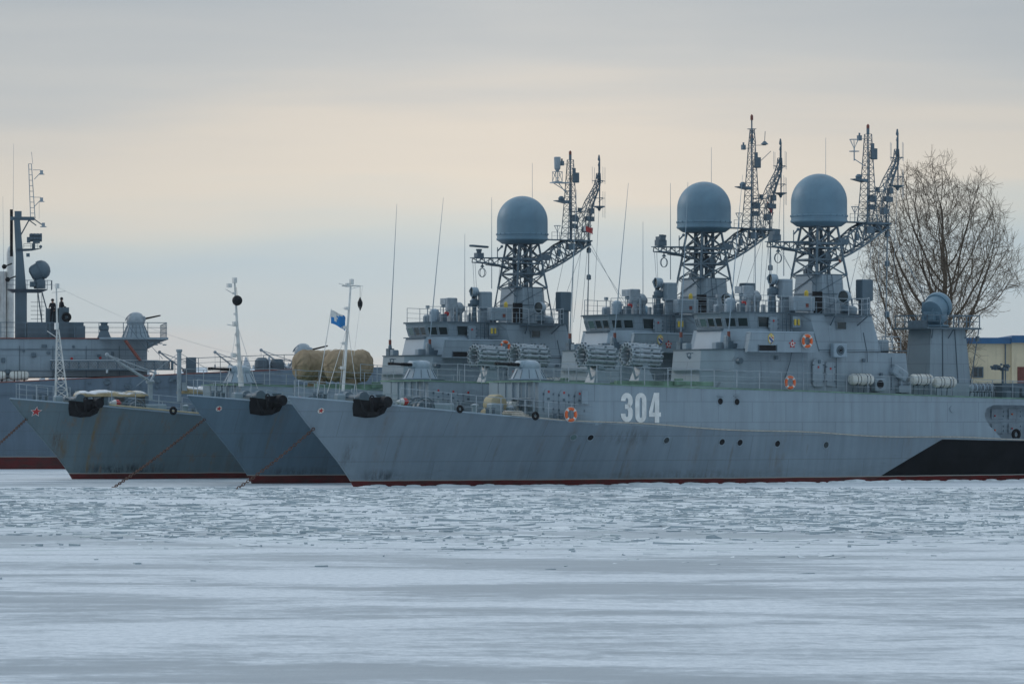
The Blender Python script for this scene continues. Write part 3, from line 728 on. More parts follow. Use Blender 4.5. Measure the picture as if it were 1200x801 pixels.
# ---- masts, weapons, deck gear of the warship
def make_gear(root, skip_launchers=False):
    G = {}
    C = 36.2
    # solid mast base and lattice
    m = MB()
    def oc(hx, hy, z, cx=C): k = .35; return [(cx-hx,-hy*(1-k),z),(cx-hx*(1-k),-hy,z),(cx+hx*(1-k),-hy,z),(cx+hx,-hy*(1-k),z),(cx+hx,hy*(1-k),z),(cx+hx*(1-k),hy,z),(cx-hx*(1-k),hy,z),(cx-hx,hy*(1-k),z)]
    m.loft([oc(1.3,1.35,9.67), oc(1.12,1.18,12.0)]); base = m.build('mast_base', 'grey', root)
    m = MB()
    truss(m, [sq(C,0,1.42,1.5,9.67), sq(C,0,1.28,1.3,10.9), sq(C,0,1.14,1.15,12.0)], .05, .03, 1)
    ladder(m, (C-.2,-1.52,9.8), (C-.2,-1.22,12.0), .35)
    m.build('mast_brace', 'steel', base)
    m = MB()
    truss(m, [sq(C,0,1.14,1.15,12.0), sq(C,0,1.0,1.02,12.9), sq(C,0,.88,.90,13.85)], .075, .042, 2)
    truss(m, [sq(C,0,.88,.90,13.85), sq(C,0,.74,.76,14.85)], .075, .05, 2)
    truss(m, [sq(C,0,.45,.45,12.0), sq(C,0,.40,.40,13.4), sq(C,0,.35,.35,14.8)], .05, .03, 2)
    for z in (12.9, 13.85): m.box((C-.95,-.97,z-.06),(C+.95,-.9,z+.06)); m.box((C-.95,.9,z-.06),(C+.95,.97,z+.06)); m.box((C-.98,-.9,z-.06),(C-.9,.9,z+.06)); m.box((C+.9,-.9,z-.06),(C+.98,.9,z+.06))
    m.box((C-1.0,-1.0,13.55),(C+1.0,1.0,13.62))
    for i in range(10):
        a = random.uniform(-.8,.8); b = random.uniform(-.8,.8); z = random.uniform(12.1,13.5); m.cbox((C+a,b,z), (random.uniform(.15,.4),random.uniform(.15,.3),random.uniform(.2,.6)))
    m.tube((C+.3,-.5,12),(C+.3,-.5,14.8),.09,8); m.tube((C-.4,.3,12),(C-.4,.3,14.8),.12,8); m.tube((C+.5,.4,12),(C+.5,.4,14.8),.07,8)
    lat = m.build('lattice_mast', 'steel', root)
    m = MB(); m.box((C-1.15,-1.2,12.0),(C+1.15,1.2,12.05)); rail(m, [(C-1.9,-1.3,12.05),(C-1.2,-1.3,12.05)], .5, .7, 1, .02); m.box((C-1.9,-1.35,12.0),(C-1.1,-.9,12.05)); m.tube((C-1.8,-1.1,12),(C-1.1,-1.0,11.4),.03,4); m.build('mast_platform', 'steel', lat)
    # radome
    R = 1.64; m = MB(); z0 = 16.3
    prof = [(R*.80,14.86),(R*.97,15.06),(R*1.0,15.08),(R*1.0,z0)]+[(R*math.cos(a), z0+R*math.sin(a)) for a in np.linspace(.08, PI/2-.03, 16)]+[(.03,z0+R*.998)]
    m.lathe(prof, 48, (C,0,0)); rd = m.build('radome', 'radome', root, True)
    m = MB(); m.lathe([(R+.012,15.10),(R+.035,15.12),(R+.035,15.20),(R+.012,15.22)], 48, (C,0,0), caps=False); m.build('radome_band', 'radome', rd)
    m = MB(); m.lathe([(R+.008,15.40),(R+.03,15.42),(R+.03,15.50),(R+.008,15.52)], 48, (C,0,0), caps=False)
    for a in range(24):
        q = 2*PI*a/24; m.cbox((C+(R+.03)*math.cos(q), (R+.03)*math.sin(q), 15.46), (.06,.06,.1), q)
    m.build('radome_band', 'radome', rd)
    # forward arm
    m = MB()
    truss(m, [[(x,-.28,z0),(x,.28,z0),(x,.22,z1),(x,-.22,z1)] for x,z0,z1 in [(C-.9,13.2,13.95),(C-1.7,13.42,13.92),(C-2.4,13.52,13.9),(C-3.05,13.58,13.88),(C-3.65,13.6,13.88)]], .04, .03, 1)
    m.box((C-3.8,-.3,13.86),(C-.9,.3,13.91)); m.tube((C-2.8,0,13.45),(C-.9,0,13.3),.03,5)
    arm = m.build('forward_arm', 'steel', root)
    m = MB(); m.cbox((C-3.3,0,14.12),(.62,.4,.36)); m.cbox((C-3.3,0,14.40),(.4,.5,.22)); m.lathe([(.1,13.9),(.13,14.0)],8,(C-3.3,0,0)); m.cbox((C-3.15,0,14.56),(.72,.22,.12),.6); G['radar_box'] = m.build('navigation_radar', 'mid', arm)
    m = MB(); x = C-3.05; zc = 12.95
    m.torus((x,0,zc), .28, .022, 'X', 20, 5); m.torus((x,0,zc), .28, .022, 'Y', 20, 5); m.tube((x,0,13.2),(x,0,13.6),.04,6); m.lathe([(.14,13.3),(.08,13.42)],10,(x,0,0)); m.build('loop_aerial', 'steel', arm)
    m = MB(); x = C-1.9; m.tube((x,0,13.9),(x,0,14.6),.03,5); m.tube((x,0,14.35),(x+.3,0,14.62),.05,6); m.ball((x+.33,0,14.65),.10,8); m.build('wind_vane', 'steel', arm)
    # aft arm, curving up and aft to carry the two topmasts
    m = MB()
    top = [(C+.9,13.95),(C+1.9,14.35),(C+2.6,14.85),(C+3.2,15.12),(C+4.1,15.14),(C+5.1,15.14)]
    bot = [(C+1.1,12.9),(C+2.2,13.35),(C+3.0,13.75),(C+3.7,14.15),(C+4.5,14.65),(C+5.0,14.95)]
    truss(m, [[(b[0],-.35,b[1]),(b[0],.35,b[1]),(a[0],.32,a[1]),(a[0],-.32,a[1])] for a,b in zip(top,bot)], .055, .038, 2)
    m.box((C+1.5,-.45,15.15),(C+5.15,.45,15.20)); m.box((C+3.2,-.5,15.1),(C+5.1,.5,15.16)); rail(m, [(C+2.0,-.42,15.2),(C+3.2,-.42,15.2)], .45, .6, 1, .015, .01)
    m.cbox((C+3.6,-.2,14.75),(.5,.3,.4)); m.cbox((C+1.6,-.1,14.0),(.7,.5,.35)); m.cbox((C+4.4,0,15.0),(.35,.4,.5)); m.cbox((C+2.6,-.3,14.3),(.2,.2,.4))
    m.build('aft_arm', 'steel', root)
    # topmast (straight lattice)
    cx = C+3.7; secs = []
    m = MB()
    N = 13
    for i in range(N+1): f = i/N; h = lerp(.46, .17, f**.8); secs.append([(cx-h+f*.05,-h,15.2+f*5.2),(cx+h*.8,-h,15.2+f*5.2),(cx+h*.8,h,15.2+f*5.2),(cx-h+f*.05,h,15.2+f*5.2)])
    truss(m, secs, .030, .016, 1); m.tube((cx,0,15.2),(cx,0,20.6),.05,6); m.tube((cx+.15,.05,15.2),(cx+.15,.05,19.4),.03,5)
    tm = m.build('topmast', 'steel', root); G['topmast'] = tm
    m = MB(); m.tube((cx,0,20.4),(cx,0,20.75),.09,8); m.build('mast_light_body', 'steel', tm)
    m = MB(); m.lathe([(.09,20.72),(.09,20.92),(.02,21.0)],8,(cx,0,0)); m.build('mast_light', 'redlead', tm)
    m = MB()
    m.loft([[(cx-1.15,-.25,17.7),(cx-.3,-.3,17.55),(cx-.3,.3,17.55),(cx-1.15,.25,17.7)],[(cx-1.15,-.25,17.74),(cx-.3,-.3,17.74),(cx-.3,.3,17.74),(cx-1.15,.25,17.74)]]); m.lathe([(.18,17.74),(.2,17.9),(.1,18.02)],10,(cx-.7,0,0)); m.build('mast_platform', 'steel', tm)
    m = MB(); m.lathe([(.18,17.745),(.19,17.84)],10,(cx-.7,-.01,.02)); m.build('lamp', 'yellow', tm) if False else None
    m = MB()
    m.box((cx+.2,-.25,17.02),(cx+1.0,.25,17.07)); m.tube((cx+.2,0,16.8),(cx+.9,0,17.02),.03,4); m.lathe([(.12,17.07),(.12,17.3)],8,(cx+.75,0,0)); m.tube((cx+.6,0,17.07),(cx+.6,0,17.35),.02,4); m.build('lamp_bracket', 'steel', tm)
    for q_, d_ in (((cx+.45,0,19.25),(.3,.3,.65)),((cx+.1,-.3,19.4),(.2,.1,.9)),((cx+.25,-.1,16.6),(.45,.3,.35)),((cx+.2,-.1,16.1),(.35,.3,.3))): MB().cbox(q_,d_).build('equipment_box', 'mid', tm)
    m = MB(); m.tube((cx-.1,0,20.1),(cx-.7,0,20.1),.02,4); m.cbox((cx-.65,0,20.15),(.22,.2,.3)); m.tube((cx-.65,0,20.3),(cx-.65,0,20.45),.06,6); m.build('side_lamp', 'steel', tm)
    # inclined curved mast
    m = MB(); ctr = [(C+4.65,15.2,.34),(C+4.72,15.9,.32),(C+4.8,16.5,.29),(C+4.98,17.15,.26),(C+5.22,17.75,.23),(C+5.5,18.25,.19),(C+5.75,18.7,.16),(C+5.88,19.1,.12),(C+5.9,19.6,.09)]
    truss(m, [[(x-h,-h,z),(x+h,-h,z),(x+h,h,z),(x-h,h,z)] for x,z,h in ctr], .030, .017, 2)
    m.path([(x+h*1.3,0,z-.05) for x,z,h in ctr[:8]], .05, 5)
    cm = m.build('curved_mast', 'steel', root); G['curved_mast'] = cm
    m = MB(); x = C+5.92
    m.tube((x+.08,0,17.4),(x+.08,0,20.5),.045,6); m.tube((x,0,19.2),(x,0,20.3),.03,5); m.tube((x-.05,0,20.1),(x+.08,0,20.45),.03,4); m.lathe([(.05,20.4),(.09,20.5),(.04,20.8)],8,(x+.03,0,0))
    for z, w in ((19.1,.52),(17.98,.48)):
        m.tube((x-w,0,z),(x+w,0,z),.025,4); m.tube((x,-w,z),(x,w,z),.025,4); m.tube((x,0,z-.25),(x+w*.7,0,z),.02,4)
    m.lathe([(.06,17.15),(.12,17.3),(.40,17.42),(.40,17.46)],14,(x+.05,0,0)); 
    m.build('dipole_pole', 'steel', cm)
    for dx, dy in ((-.5,0),(.5,0),(0,-.5),(0,.5)):
        MB().tube((x+dx,dy,18.9),(x+dx,dy,20.0),.012,4).build('dipole', 'steel_pale', cm); MB().tube((x+dx,dy,16.7),(x+dx,dy,18.4),.012,4).build('dipole', 'steel_pale', cm)
    for q_, d_ in (((C+5.15,-.3,17.1),(.26,.3,.36)),((C+4.8,-.35,16.6),(.24,.3,.3)),((C+5.35,0,16.6),(.3,.3,.3)),((C+4.75,-.2,15.9),(.3,.3,.4))): MB().cbox(q_,d_).build('equipment_box', 'mid', cm)
    # small dish-like whip basket on the platform
    m = MB(); bx = C+2.7; m.tube((bx,0,15.2),(bx,0,15.75),.03,5)
    for a in range(6): q = a*PI/3; m.tube((bx,0,15.7),(bx+.22*math.cos(q),.22*math.sin(q),16.1),.014,4)
    m.torus((bx,0,16.1),.22,.016,'Z',12,4); m.build('basket_aerial', 'steel_pale', root)
    # searchlight on its column, forward of the mast
    def searchlight(px, py, w, yaw, r=.24):
        x,y,z = P(px, py, w); m = MB()
        m.tube((x,y,9.7),(x,y,z-.75),.14,10); m.lathe([(.14,z-.95),(.28,z-.85),(.30,z-.55),(.12,z-.42)],14,(x,y,0)); m.box((x-.03,y-.3,z-.45),(x+.03,y-.25,z+.05)); m.box((x-.03,y+.25,z-.45),(x+.03,y+.3,z+.05)); m.box((x-.04,y-.3,z-.48),(x+.04,y+.3,z-.42))
        o = m.build('searchlight_pedestal', 'steel', root, True)
        m = MB(); m.T = Matrix.Translation((x,y,z)) @ Matrix.Rotation(yaw,4,'Z'); m.lathe([(r*.45,-.28),(r*.9,-.2),(r,-.1),(r,.16),(r*1.06,.17),(r*1.06,.21),(r*.95,.21),(r*.95,.1)],18,(0,0,0),'X'); h = m.build('searchlight_head', 'pale', o, True)
        m = MB(); m.T = Matrix.Translation((x,y,z)) @ Matrix.Rotation(yaw,4,'Z'); m.lathe([(r*.92,.11),(r*.92,.13)],18,(0,0,0),'X'); m.build('lens', 'glass', o); return o
    searchlight(906,327,-1.4,PI-.2,.30); searchlight(990,347.5,-3.3,PI+.35,.36)
    x,y,z = P(919,338,-1.8)
    m = MB(); m.bbox((x+.05,y,(z+10.9)/2+.1),(.75,.6,1.1),.05); m.box((x-.2,y-.2,9.7),(x+.3,y+.2,10.8)); m.build('ventilator_trunk', 'grey', root)
    a = P(926,364,-2.7); b = P(951,348,-2.7)
    m = MB(); m.bbox(((a[0]+b[0])/2,-2.8,(a[2]+b[2])/2),(b[0]-a[0],.5,b[2]-a[2]),.04); bx = m.build('signal_locker', 'grey', root)
    m = MB(); p = P(946,358,-3.06); m.box((p[0]-.1,-3.07,p[2]-.12),(p[0]+.1,-3.05,p[2]+.12)); m.build('locker_mark', 'redlead', bx)
    m = MB(); p = P(945,346,-1.9); m.lathe([(.09,-.3),(.12,-.2),(.12,.2),(.05,.3)],8,p); m.build('yellow_buoy', 'yellow', root)
    m = MB(); m.box((34.6,-1.42,9.7),(35.3,-1.36,11.0)); m.build('mast_door', 'black', base)
    # aft roof gear
    x,y,z = P(1013,340,-1.5); m = MB(); m.bbox((x,y,z),(.85,.65,1.25),.05); m.box((x-.25,y-.25,7.6),(x+.25,y+.25,z-.6)); m.build('exhaust_box', 'mid', root)
    x,y,z = P(1000,362,-2.6); m = MB(); m.lathe([(.42,9.67),(.46,9.85),(.46,10.05),(.3,10.15),(.05,10.2)],18,(x-.3,y,0)); m.build('ventilator', 'grey', root, True)
    x,y,z = P(992,365,-3.6)
    # rails round the roof and wheelhouse top
    m = MB(); rail(m, [(28.3,-1.2,9.72),(29.1,-2.6,9.72),(31.8,-2.65,9.72),(32.5,-3.7,9.67),(33.6,-3.75,9.67),(33.6,-4.45,9.56),(36.4,-4.45,9.56),(36.4,-3.75,9.67),(37.1,-3.7,9.67),(37.1,3.7,9.67),(32.5,3.7,9.67),(31.8,2.6,9.67),(29.1,2.6,9.72)], .95, .95, 2, .022, .014, 0)
    m.build('roof_railing', 'steel_pale', root)
    # sights and optics on the wheelhouse roof
    x = 28.9; m = MB(); m.lathe([(.32,9.72),(.32,10.35),(.26,10.5),(.1,10.58)],14,(x+.35,-.5,0)); m.cbox((x+.35,-.85,10.1),(.16,.1,.5)); m.tube((x+.0,-.5,10.3),(x+.8,-.5,10.3),.05,6); m.build('gun_sight', 'pale', root, True)
    m = MB(); X = 30.6; m.cbox((X,-.4,9.98),(.7,.6,.52)); m.bbox((X-.15,-.6,10.85),(.75,.35,.85),.05); m.lathe([(.42,-.3),(.42,.1),(.2,.35)],14,(X+.45,-.5,10.6),'X'); m.cbox((X-.35,-.2,11.05),(.4,.6,.4)); G['director'] = m.build('optical_director', 'steel_pale', root)
    m = MB(); m.lathe([(.03,-.08),(.16,-.06),(.16,.06),(.03,.08)],10,(X-.75,-1.0,10.25),'Y'); m.build('signal_disc', 'red', G['director'])
    for X, h in ((31.9,11.6),(32.6,11.3)):
        m = MB(); m.lathe([(.2,9.7),(.16,10.3),(.12,10.4),(.12,h-.3),(.17,h-.25),(.17,h-.1)],12,(X,-1.0,0)); m.path([(X,-1.0,h-.15),(X-.05,-1.0,h+.1),(X-.3,-1.05,h+.12)],.14,8); m.cbox((X+.1,-1.0,h+.05),(.35,.3,.3)); m.build('periscope_sight', 'mid', root, True)
    # small fittings on the roofs
    rr = random.Random(4)
    for k in range(22):
        x_ = rr.uniform(29.3, 36.8); y_ = rr.choice((-1,1))*rr.uniform(.6, 2.3 if x_ < 32 else 3.3); h_ = rr.uniform(.25,1.0); d_ = rr.uniform(.12,.38)
        if 34.6 < x_ < 37.6 and abs(y_) < 1.5: continue
        m = MB(); m.bbox((x_,y_,9.7+h_/2),(d_,d_*rr.uniform(.7,1.3),h_),.03)
        if k % 3 == 0: m.tube((x_,y_,9.7+h_),(x_,y_,10.2+h_),.03,5); m.cbox((x_,y_,10.2+h_),(.2,.16,.18))
        m.build('roof_fitting', rr.choice(('steel_pale','grey','mid')), root)
    for px_, py_, w_, dd in ((841,403,-1.4,(.55,.4,.4)),(852,404,-1.9,(.3,.3,.75)),(805,404,.3,(.4,.4,.35))):
        x_,y_,z_ = P(px_,py_,w_); MB().bbox((x_,y_,7.6+dd[2]/2),dd,.03).build('roof_locker','grey',root)
    # whip aerials
    def whip(px, py, w, top, ptilt=0., r=.04):
        x,y,z = P(px, py, w); z = 7.62; m = MB(); m.cbox((x,y,z+.18),(.38,.38,.5)); m.lathe([(.13,.4),(.10,.62),(.07,.7)],10,(x,y,z)); m.cbox((x+.35,y,z+.1),(.4,.3,.4))
        o = m.build('aerial_base', 'steel', root)
        m = MB(); m.lathe([(.09,.68),(.09,.98)],10,(x,y,z)); m.build('insulator', 'redlead', o)
        m = MB(); m.tube((x,y,z+.98),(x+ptilt,y,z+top),r,5,.010); m.build('whip_aerial', 'pale', root); return o
    whip(798,402,1.1,9.6,.5); whip(854,402,-2.0,9.9,1.0)
    for (x,y,z0,z1) in [(35.0,1.8,12.0,17.9),(38.0,1.6,9.7,20.2),(33.2,2.2,9.7,15.5)]:
        m = MB(); m.tube((x,y,z0),(x,y,z1),.028,4,.010); m.build('whip_aerial', 'pale', root)
    # stays, halyards and feeder wires from the arms
    m = MB()
    for a, b in [((C-3.6,0,13.6),(C-3.1,.4,9.9)),((C-3.7,.1,13.6),(C-3.9,-.6,9.9)),((C-1.7,0,13.4),(C-1.5,1.0,9.9)),((C+5.0,.3,15.1),(C+3.6,1.6,9.7)),((C+5.0,-.3,15.1),(C+4.2,-1.0,7.5)),((C+5.1,0,15.1),(C+4.6,.5,7.5)),((C+4.2,.3,15.1),(C+4.1,.5,7.6)),
                 ((C+5.95,0,17.2),(C+5.0,-.5,7.6)),((C+4.6,0,15.1),(C+2.3,-2.5,9.8)),((C+5.1,.2,15.1),(C+9.5,0,9.3)),((C+5.1,-.2,15.1),(C+9.0,0,9.3)),((C+3.5,0,15.1),(C+3.1,1.5,9.7))]: MB().tube(a, b, .013, 4, cap=False).build('stay_wire', 'steel_pale', root)
    m = MB(); x = C+5.1; m.tube((x,-.1,15.1),(x-.15,-.1,7.5),.035,5)
    for z in (15.0,14.55,12.8,9.8): m.lathe([(.03,-.18),(.15,-.15),(.15,.12),(.06,.2)],10,(x-.02,-.1,z))
    m.tube((x-.25,-.1,15.6),(x+.25,-.1,15.6),.02,4); m.tube((x-.02,-.1,15.1),(x-.02,-.1,15.9),.025,4)
    for a in range(6): q = a*PI/3; m.tube((x,-.1,15.85),(x+.2*math.cos(q),-.1+.2*math.sin(q),16.2),.013,4)
    m.build('light_string', 'steel', root)
    # ---- gun
    m = MB(); gx = 15.5
    m.lathe([(1.1,5.2),(1.55,5.66),(1.64,5.74),(1.64,5.80)],28,(gx-.25,0,0)); m.build('gun_platform', 'mid', root)
    m = MB(); m.lathe([(1.05,5.80),(1.05,5.86),(.98,5.88),(.72,6.36),(.70,6.42)],12,(gx,0,0)); tb = m.build('gun_turret', 'pale', root)
    m = MB()
    for a in range(12): q = 2*PI*(a+.0)/12; m.tube((gx+1.0*math.cos(q),1.0*math.sin(q),5.88),(gx+.73*math.cos(q),.73*math.sin(q),6.36),.02,4)
    m.build('turret_rib', 'mid', tb)
    m = MB(); m.lathe([(.66,6.40),(.68,6.5),(.66,6.66),(.55,6.80),(.35,6.88),(.05,6.90)],20,(gx,0,0)); m.bbox((gx-.12,0,6.64),(1.15,.8,.46),.16); m.build('gun_house', 'pale', tb, True)
    m = MB()
    for yy in (-.13,.13):
        m = MB(); m.tube((gx-.6,yy,6.64),(gx-1.25,yy,6.66),.095,8); m.tube((gx-1.25,yy,6.66),(gx-2.1,yy,6.69),.07,8); m.tube((gx-1.95,yy,6.685),(gx-2.12,yy,6.69),.085,8); m.build('gun_barrel', 'black', tb, True)
    # ---- rocket launchers
    lau = []
    for w in (2.12, -2.12):
        x0 = 21.65; zc = 7.18
        m = MB(); m.loft([[(x0-.55,w-.5,zu(x0)+.06),(x0+.75,w-.5,zu(x0)+.06),(x0+.75,w+.5,zu(x0)+.06),(x0-.55,w+.5,zu(x0)+.06)],[(x0-.15,w-.3,6.55),(x0+.35,w-.3,6.55),(x0+.35,w+.3,6.55),(x0-.15,w+.3,6.55)]]); m.lathe([(.7,zu(x0)+.07),(.7,zu(x0)+.2)],18,(x0+.1,w,0)); m.tube((x0-.3,w-.1,5.6),(x0-.6,w-.1,6.6),.06,6)
        for s_ in (-.36,.36): m.cbox((x0+.15,w+s_,6.85),(.5,.12,.8))
        pd = m.build('rocket_launcher', 'grey', root)
        m = MB(); m.T = Matrix.Translation((x0,w,zc)) @ Matrix.Rotation(math.radians(2),4,'Y')
        n = 12
        for k in range(n):
            a = PI/2+ (k-(n-1)/2)*2*PI/13.6; r = .56; yy, zz = r*math.cos(a), r*math.sin(a)
            segs = [(-.9,.02),(-.9,.10),(-1.0,.10),(-1.0,.125),(-.95,.145),(-.80,.145),(-.79,.105),(-.45,.105),(-.44,.135),(-.2,.135),(-.19,.112),(.25,.112),(.26,.135),(.42,.135),(.43,.108),(.95,.108),(.96,.14),(1.05,.14),(1.06,.10),(1.18,.085),(1.2,.04)]
            tbm = MB(); tbm.T = m.T; tbm.lathe([(rr,h) for h, rr in segs], 10, (0,yy,zz), 'X'); tbm.build('launch_tube', 'steel_pale', pd, True)
        m = MB(); m.T = Matrix.Translation((x0,w,zc)) @ Matrix.Rotation(math.radians(2),4,'Y')
        for h in (-.87,-.35,.3,1.0): m.torus((h,0,0),.56,.06,'X',24,5)
        m.lathe([(.44,-.5),(.44,.9)],14,(0,0,0),'X')
        for k in range(n):
            a = PI/2+(k-(n-1)/2)*2*PI/13.6
            for h, rr in ((-.87,.73),(.34,.72),(1.0,.74)): m.cbox((h,rr*math.cos(a),rr*math.sin(a)),(.10,.08,.08))
        m.build('launcher_frame', 'mid', pd)
        m = MB(); m.T = Matrix.Translation((x0,w,zc)) @ Matrix.Rotation(math.radians(2),4,'Y')
        lau.append(pd)
    G['launchers'] = lau
    m = MB(); z = zu(21)+.07
    for (a,b) in [((18.5,-4.3),(25.2,-4.0)),((18.5,3.9),(25.2,4.3)),]: MB().box((a[0],a[1],z),(b[0],b[1],z+.28)).build('deck_coaming', 'deck', root)
    m.bbox((22.6,-4.45,z+.22),(.5,.25,.4),.03); m.build('deck_locker', 'deck', root)
    # ---- radar tower aft
    m = MB(); tx = 45.25
    m.prism([(tx-1.65,-1.2),(tx+1.75,-1.2),(tx+1.75,1.2),(tx-1.65,1.2)], lambda x,y: zu(x)+.05, 8.95, [(tx-1.35,-1.0),(tx+1.35,-1.0),(tx+1.35,1.0),(tx-1.35,1.0)])
    m.prism([(43.2,-2.2),(47.6,-2.2),(47.6,2.2),(43.2,2.2)], lambda x,y: zu(x)+.05, 5.75); tw = m.build('radar_tower', 'grey', root)
    m = MB()
    for xx in (-.45,.5): m.tube((tx+xx*1.3,-1.22,5.2),(tx+xx,-1.02,8.95),.03,4)
    m.tube((tx+1.55,-1.1,5.2),(tx+1.9,-1.6,9),.035,5); m.cbox((tx+1.95,-1.4,8.4),(.16,.2,.3)); m.build('conduit', 'mid', tw)
    m = MB(); m.box((tx-2.1,-1.55,8.95),(tx+2.15,1.55,9.05))
    for xx in (-1.6,0,1.6): m.tube((tx+xx*.8,-1.0,8.4),(tx+xx,-1.5,8.95),.03,4)
    m.build('tower_platform', 'mid', tw)
    m = MB(); rail(m, [(tx-2.05,-1.5,9.05),(tx+2.1,-1.5,9.05),(tx+2.1,1.5,9.05),(tx-2.05,1.5,9.05),(tx-2.05,-1.5,9.05)], .72, 1.0, 1, .035, .02); m.box((tx-2.1,-1.5,9.05),(tx-2.05,.2,9.45)); m.build('platform_railing', 'steel', tw)
    m = MB(); m.lathe([(.55,9.05),(.72,9.12),(.72,9.22),(.4,9.28),(.36,9.62)],20,(tx,0,0)); m.box((tx-.75,-.52,9.5),(tx-.55,.52,10.6)); 
    m.T = Matrix.Translation((tx,0,10.3)) @ Matrix.Rotation(math.radians(22),4,'Z') @ Matrix.Rotation(math.radians(-24),4,'Y')
    m.lathe([(.5,-.85),(.68,-.78),(.72,-.1),(.74,.0)],24,(0,0,0),'X'); m.bbox((-.45,0,-.35),(.9,1.25,.9),.12); fc = m.build('fire_control_radar', 'radome', root, True)
    m = MB(); m.T = Matrix.Translation((tx,0,10.3)) @ Matrix.Rotation(math.radians(22),4,'Z') @ Matrix.Rotation(math.radians(-24),4,'Y')
    m.lathe([(.80,-.02),(.84,.04),(.84,.22)]+[(.84*math.cos(a),.22+.62*math.sin(a)) for a in np.linspace(.15,PI/2-.03,9)],28,(0,0,0),'X'); m.build('dish_cover', 'radome', fc, True)
    # ---- torpedo tube pair pointing up and forward
    m = MB(); x,y,z = P(1053,437,-4.0); m.T = Matrix.Translation((x,y,z)) @ Matrix.Rotation(math.radians(28),4,'Y'); m.bbox((0,0,0),(1.15,.5,.62),.08); m.cbox((0,-.26,.05),(.4,.03,.12),mi=0); m.T = None
    m.tube((x+.15,y,z),(x+.25,y,5.1),.12,8); m.cbox((x+.3,y,5.35),(.9,.5,.4)); m.build('decoy_launcher', 'grey', root)
    m = MB(); x,y,z = P(1029,451,-4.2); m.bbox((x,y,z),(.75,.5,.75),.06); fb = m.build('winch_housing', 'grey', root)
    m = MB(); m.lathe([(.24,-.29),(.24,-.22)],16,(x-.05,y,z+.05),'Y'); m.build('winch_drum', 'black', fb)
    # ---- life raft canisters
    def raft(px0, px1, pyc, w, r=.30, small=False):
        a = P(px0,pyc,w); b = P(px1,pyc,w); L = b[0]-a[0]; m = MB()
        m.lathe([(r*.35,0),(r*.8,.06),(r,.2),(r,L/2-.03),(r*1.05,L/2-.03),(r*1.05,L/2+.03),(r,L/2+.03),(r,L-.2),(r*.8,L-.06),(r*.35,L)],20,a,'X'); o = m.build('life_raft', 'raft' if not small else 'pale', root, True)
        m = MB()
        for f in (.22,.36,.64,.78): m.lathe([(r+.012,L*f-.02),(r+.02,L*f),(r+.012,L*f+.02)],20,a,'X',caps=False)
        m.build('raft_strap', 'black', o)
        m = MB(); zd = zu(a[0])+.07; m.tube((a[0]+L*.25,w,a[2]-r),(a[0]+L*.75,w,a[2]-r),.03,4)
        for f in (.25,.75):
            x = a[0]+L*f; m.tube((x,w-.25,zd),(x,w-.2,a[2]-r*.8),.035,5); m.tube((x,w+.25,zd),(x,w+.2,a[2]-r*.8),.035,5); m.tube((x,w-.25,a[2]-r),(x,w+.25,a[2]-r),.03,5)
        m.build('raft_cradle', 'mid', o); return o
    raft(996,1022,444.3,-4.35,.33); raft(1067,1092,444.5,-4.3,.32); raft(1094,1119,447.5,-4.4,.32)
    for k in range(3): raft(1137+k*8.5,1147.5+k*8.5,454,-4.4,.25,True)
    # aft deck clutter
    m = MB(); m.box((48.2,-2.5,4.8),(60,2.5,5.75)); m.box((49,-3.1,4.8),(56,-2.5,5.5)); m.build('aft_deckhouse', 'mid', root)
    m = MB()
    for k in range(9): MB().bbox((47.6+k*.62,-3.6,5.05+(k%3)*.08),(.42,.4,.5+(k%2)*.35),.04).build('deck_fitting', 'mid', root)
    m = MB(); bx,by,bz = P(1175,433,-1.0)
    for k in range(26): a = random.uniform(0,2*PI); e = random.uniform(-.2,.9); r0 = random.uniform(.2,.7); q_ = (bx+r0*math.cos(a)*1.15,by+r0*math.sin(a)*.6,bz+.1+random.uniform(-.2,.25)*(1.1-r0)); m.tube((bx+(q_[0]-bx)*.5,by,q_[2]),q_,.035,4); m.cbox(q_,(.2,.14,.12),a)
    m.tube((bx,by,5.7),(bx,by,bz),.08,6); m.build('flare_cluster', 'mid', root)
    # ---- deck rails
    m = MB(); e = [(t, -4.82, zu(t)+.07) for t in (16.9,20,24,28,32,36,40,44,47,50,54,58,62,67.5)]
    rail(m, [(13.75,-3.7,zu(13.75)+.07)]+e[:4], 1.0, 1.55, 2, .024, .014, .06); rail(m, e[3:], 1.0, 1.55, 2, .022, .013); m.build('deck_railing', 'steel_pale', root); m = MB()
    e2 = [(x,-y,z) for x,y,z in e]; rail(m, [(13.75,3.7,zu(13.75)+.07)]+e2, 1.0, 1.6, 2, .022, .013)
    m.build('deck_railing', 'steel_pale', root)
    for s_ in (-1,1): m = MB(); rail(m, [(t, s_*(halfb(t,zs(t))-.08), zs(t)) for t in (.5,1.2,2.5,3.2)], .95, 1.0, 2, .022, .012); m.build('foredeck_railing', 'steel_pale', root); m = MB(); rail(m, [(t, s_*(halfb(t,zs(t))-.08), zs(t)) for t in (5.5,7,9,11,13,15,16.6)], .98, 1.45, 2, .025, .014); m.build('foredeck_railing', 'steel_pale', root)
    # ---- anchor and black fender pad at the bow
    m = MB(); pts = []
    def hp(t, z, o=0.): return (t, -halfb(t,z)-o, z)
    ring0, ring1 = [], []
    for t, z in [(3.05,4.72),(3.15,4.2),(3.3,3.80),(3.9,3.70),(4.4,3.74),(4.75,3.95),(4.85,4.5)]: ring0.append(hp(t,z,.01)); ring1.append(hp(t,z,.09))
    m.loft([ring0, ring1]); an = m.build('anchor', 'black', root)
